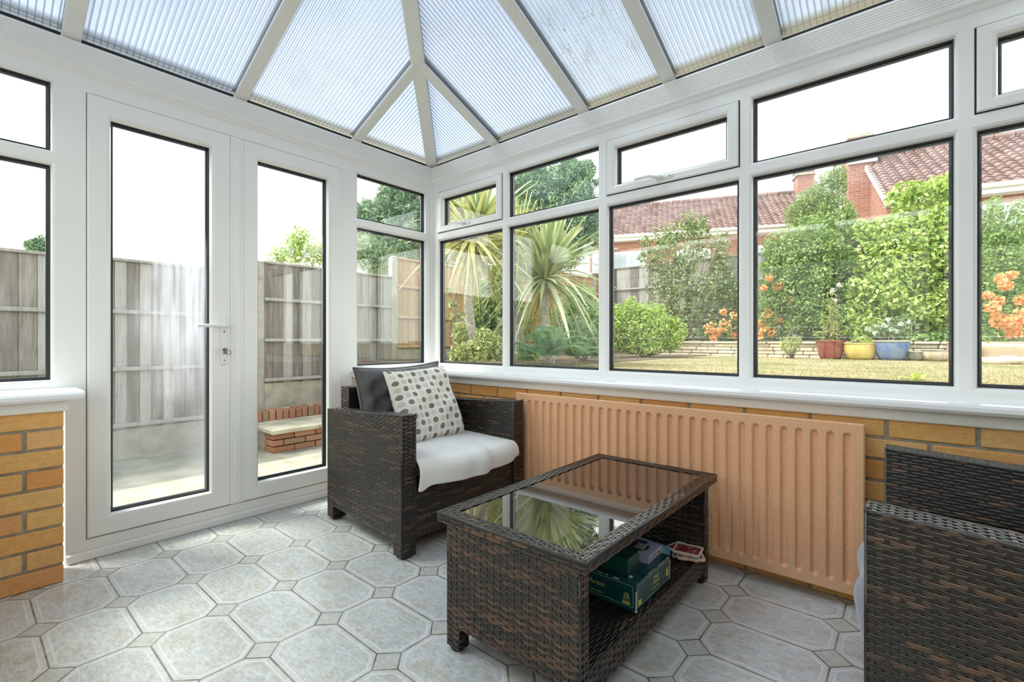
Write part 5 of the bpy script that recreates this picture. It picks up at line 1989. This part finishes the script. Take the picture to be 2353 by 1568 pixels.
# weed on the lawn
wc = at(2108, 868, 3.45); wc[2] = GZ
wd = thing('weed', 'broad-leaved green weed growing alone in the dry lawn near the window', 'plant', tuple(wc))
for q in range(7):
    g = MB(); az_ = q * .9 + .2; el = .35 + .4 * (q % 3) / 2; l_ = .11 + .05 * (q % 2)
    d0 = np.array([math.cos(az_) * math.cos(el), math.sin(az_) * math.cos(el), math.sin(el)]); sd_ = np.array([-math.sin(az_), math.cos(az_), 0])
    t_ = np.linspace(0, 1, 6); p = d0 * (t_[:, None] * l_) - np.array([0, 0, 1]) * (.25 * l_ * t_[:, None] ** 2)
    w_ = .020 * np.array([.25, .8, 1, .85, .5, .04])
    g.quadgrid(np.stack([p - sd_ * w_[:, None], p - np.array([0, 0, .004]), p + sd_ * w_[:, None]], 1), .6)
    g.obj('leaf', M['leaf_bright'], wd, recalc=False)

# short grass
r_ = np.random.default_rng(5)
n = 26000
dep = 2.9 + 5.2 * r_.random(n) ** 1.2
pxs = r_.uniform(1150, 2450, n)
C_ = CAMP[None, :2] + FWD[None, :2] * dep[:, None] + RGT[None, :2] * ((pxs - 1176.5) / FPX * dep)[:, None]
ok = (C_[:, 1] > 1.5) & (C_[:, 1] < 7.0) & (C_[:, 0] > -.8)
C_ = C_[ok]; n = len(C_)
hh = r_.uniform(.010, .028, n); an = r_.uniform(0, 2 * PI, n); ln_ = r_.uniform(-.02, .02, (n, 2))
b0 = np.stack([C_[:, 0] - .0025 * np.cos(an), C_[:, 1] - .0025 * np.sin(an), np.full(n, GZ - .001)], -1)
b1_ = np.stack([C_[:, 0] + .0025 * np.cos(an), C_[:, 1] + .0025 * np.sin(an), np.full(n, GZ - .001)], -1)
tp = np.stack([C_[:, 0] + ln_[:, 0], C_[:, 1] + ln_[:, 1], GZ + hh], -1)
g = MB(); g.add(np.stack([b0, b1_, tp], 1).reshape(-1, 3), np.arange(3 * n).reshape(n, 3), np.repeat(r_.random(n), 3))
o = g.obj('grass', M['grass_blade'], recalc=False)
o['kind'] = 'stuff'; o['label'] = 'short dry straw-coloured lawn grass'; o['category'] = 'grass'


# ------------------------------------------------------------------ houses over the fence
def uvbox_wall(parent, name, x0, y0, z0, x1, y1, z1, holes=(), mat='house_brick', gable=None):
    """brick block with UVs in metres"""
    g = MB()
    uvs = []

    def quad(a, b, c, d, ua, ub, uc, ud):
        g.add([a, b, c, d], [(0, 1, 2, 3)]); uvs.append(np.array([ua, ub, uc, ud]))
    quad((x0, y0, z0), (x1, y0, z0), (x1, y0, z1), (x0, y0, z1), (x0, z0), (x1, z0), (x1, z1), (x0, z1))
    quad((x1, y0, z0), (x1, y1, z0), (x1, y1, z1), (x1, y0, z1), (y0, z0), (y1, z0), (y1, z1), (y0, z1))
    quad((x0, y1, z0), (x0, y0, z0), (x0, y0, z1), (x0, y1, z1), (y1, z0), (y0, z0), (y0, z1), (y1, z1))
    quad((x1, y1, z0), (x0, y1, z0), (x0, y1, z1), (x1, y1, z1), (x1, z0), (x0, z0), (x0, z1), (x1, z1))
    quad((x0, y0, z1), (x1, y0, z1), (x1, y1, z1), (x0, y1, z1), (x0, y0), (x1, y0), (x1, y1), (x0, y1))
    if gable:
        zr = gable; ym_ = (y0 + y1) / 2
        for xx in (x0, x1):
            g.add([(xx, y0, z1), (xx, y1, z1), (xx, ym_, zr)], [(0, 1, 2, 2)][:0]); g.f.append(np.array([[g.n - 3, g.n - 2, g.n - 1]]))
            uvs.append(np.array([(y0, z1), (y1, z1), (ym_, zr)]))
    g.uvs = uvs
    return g.obj(name, M[mat], parent, recalc=False)


def tiled_roof(parent, x0, x1, ya, za, yb, zb, tw=.30, tc=.32, seed=0):
    """a slope from eaves (ya,za) to ridge (yb,zb)"""
    r_ = np.random.default_rng(seed)
    Ls = math.hypot(yb - ya, zb - za)
    nc = int(round(Ls / tc)); nt = int(round((x1 - x0) / tw))
    ny, nz_ = (yb - ya) / Ls, (zb - za) / Ls
    nrm = np.array([0, -nz_, ny]) if ny * 1 > 0 else np.array([0, nz_, -ny])
    if nrm[2] < 0: nrm = -nrm
    xs_ = np.linspace(x0, x1, nt * 6 + 1)
    ph = (xs_ - x0) / ((x1 - x0) / nt) * 2 * PI
    wave = .028 * np.sin(ph) + .012 * np.sin(2 * ph + .6)
    g = MB()
    for c in range(nc):
        s0, s1 = c / nc * Ls, ((c + 1) / nc) * Ls + .03
        tone = np.repeat(r_.random(nt + 1), 6)[:len(xs_)]
        rows = []
        for (s_, h) in ((s0, .0), (s0, .050), (s1, .012)):
            rows.append(np.stack([xs_, np.full_like(xs_, ya + ny * s_) + nrm[1] * (h + wave), np.full_like(xs_, za + nz_ * s_) + nrm[2] * (h + wave)], -1))
        g.quadgrid(np.stack(rows, 1), np.stack([tone] * 3, 1))
    return g.obj('roof_slope', M['pantile'], parent, recalc=False, smooth=False)


def house(label, origin, rot, W, Dp, zb, ze, zr, wins, chim, fascia=True, seed=0):
    h = thing('house', label, 'house', tuple(origin), rot)
    uvbox_wall(h, 'wall', 0, 0, zb, W, Dp, ze, gable=zr - .12)
    tiled_roof(h, -.15, W + .15, -.38, ze - .10, Dp / 2, zr, .23, .26, seed=seed)
    tiled_roof(h, -.15, W + .15, Dp + .38, ze - .10, Dp / 2, zr, seed=seed + 1)
    g = MB()
    for k in range(int((W + .3) / .45)):
        g.tube([(-.15 + k * .45, Dp / 2, zr + .03), (-.15 + k * .45 + .43, Dp / 2, zr + .03)], .11, 10, tone=random.random())
    g.obj('ridge_tiles', M['pantile'], h)
    g = MB(); g.box((-.12, -.36, ze - .30), (W + .12, -.30, ze - .06)); g.obj('fascia', M['white_paint'], h)
    g = MB(); g.box((-.05, -.31, ze - .30), (W + .05, .0, ze - .27)); g.obj('soffit', M['white_paint'], h)
    g = MB(); g.tube([(-.15, -.42, ze - .12), (W + .15, -.42, ze - .12)], .065, 10); g.obj('gutter', M['white_paint'], h, smooth=True)
    for (x0, x1, z0, z1, np_) in wins:
        f = MB(); f.box((x0, -.03, z0), (x1, .03, z1)); fo = f.obj('window', M['white_paint'], h)
        for q in range(np_):
            a = x0 + (x1 - x0) * q / np_ + .07; b_ = x0 + (x1 - x0) * (q + 1) / np_ - .07
            p = MB(); p.box((a, -.04, z0 + .08), (b_, -.031, z1 - .08)); p.obj('pane', M['window_dark'], fo)
    for sx in (-.15, W + .07):
        g = MB()
        for sg in (0, 1):
            ya, yb = (-.38, Dp / 2) if sg == 0 else (Dp + .38, Dp / 2)
            v = [(sx, ya, ze - .22), (sx + .08, ya, ze - .22), (sx + .08, yb, zr - .12), (sx, yb, zr - .12), (sx, ya, ze - .04), (sx + .08, ya, ze - .04), (sx + .08, yb, zr + .05), (sx, yb, zr + .05)]
            g.add(v, [(0, 1, 2, 3), (4, 5, 6, 7), (0, 1, 5, 4), (1, 2, 6, 5), (2, 3, 7, 6), (3, 0, 4, 7)])
        g.obj('verge_board', M['white_paint'] if seed else M['mortar_white'], h)
    for (cx_, cy_, wx, wy, z0, z1) in chim:
        ch_ = uvbox_wall(h, 'chimney', cx_, cy_, z0, cx_ + wx, cy_ + wy, z1)
        g = MB(); g.box((cx_ - .06, cy_ - .06, z1 - .22), (cx_ + wx + .06, cy_ + wy + .06, z1 - .12)); g.box((cx_ - .03, cy_ - .03, z1), (cx_ + wx + .03, cy_ + wy + .03, z1 + .10))
        g.obj('chimney_cap', M['concrete'], ch_)
        g = MB(); g.box((cx_ - .04, cy_ - .10, zr - .42), (cx_ + wx + .10, cy_ + .02, zr - .26)); g.obj('flashing', M['mortar_white'], ch_)
    return h


def view_rot(vx):
    """plan direction whose lines vanish at image column vx (left of the frame)"""
    a = math.atan((vx - 1176.5) / FPX)
    d = -(FWD * math.cos(a) + RGT * math.sin(a))
    return math.atan2(d[1], d[0])


r1 = view_rot(-2260)
e1 = np.array([math.cos(r1), math.sin(r1), 0])
A1 = at(1694, 530, 19.0)
o1 = A1 - e1 * 5.9
house('red brick house with a long plain tiled roof behind the open shrub', (o1[0], o1[1], 0), r1, 9.0, 5.4, 0, A1[2] + .10, A1[2] + 2.05,
      [(.1, 2.4, 3.2, 4.75, 3), (3.6, 4.9, 3.5, 4.7, 2), (6.4, 7.6, 3.5, 4.7, 2)], [(8.55, 2.1, .62, .75, 4.0, A1[2] + 2.85)], seed=0)
r2 = view_rot(-900)
A2 = at(2037, 456, 12.6)
house('nearer red brick house with a broad chimney on its gable end, over the hedge', (A2[0], A2[1], 0), r2, 9.0, 5.6, 0, A2[2] + .05, A2[2] + 2.05,
      [(1.8, 3.4, 3.0, 4.3, 2), (5.2, 6.8, 3.0, 4.3, 2)], [(-.55, 2.0, .60, 1.2, 0.0, A2[2] + 2.45)], seed=3)
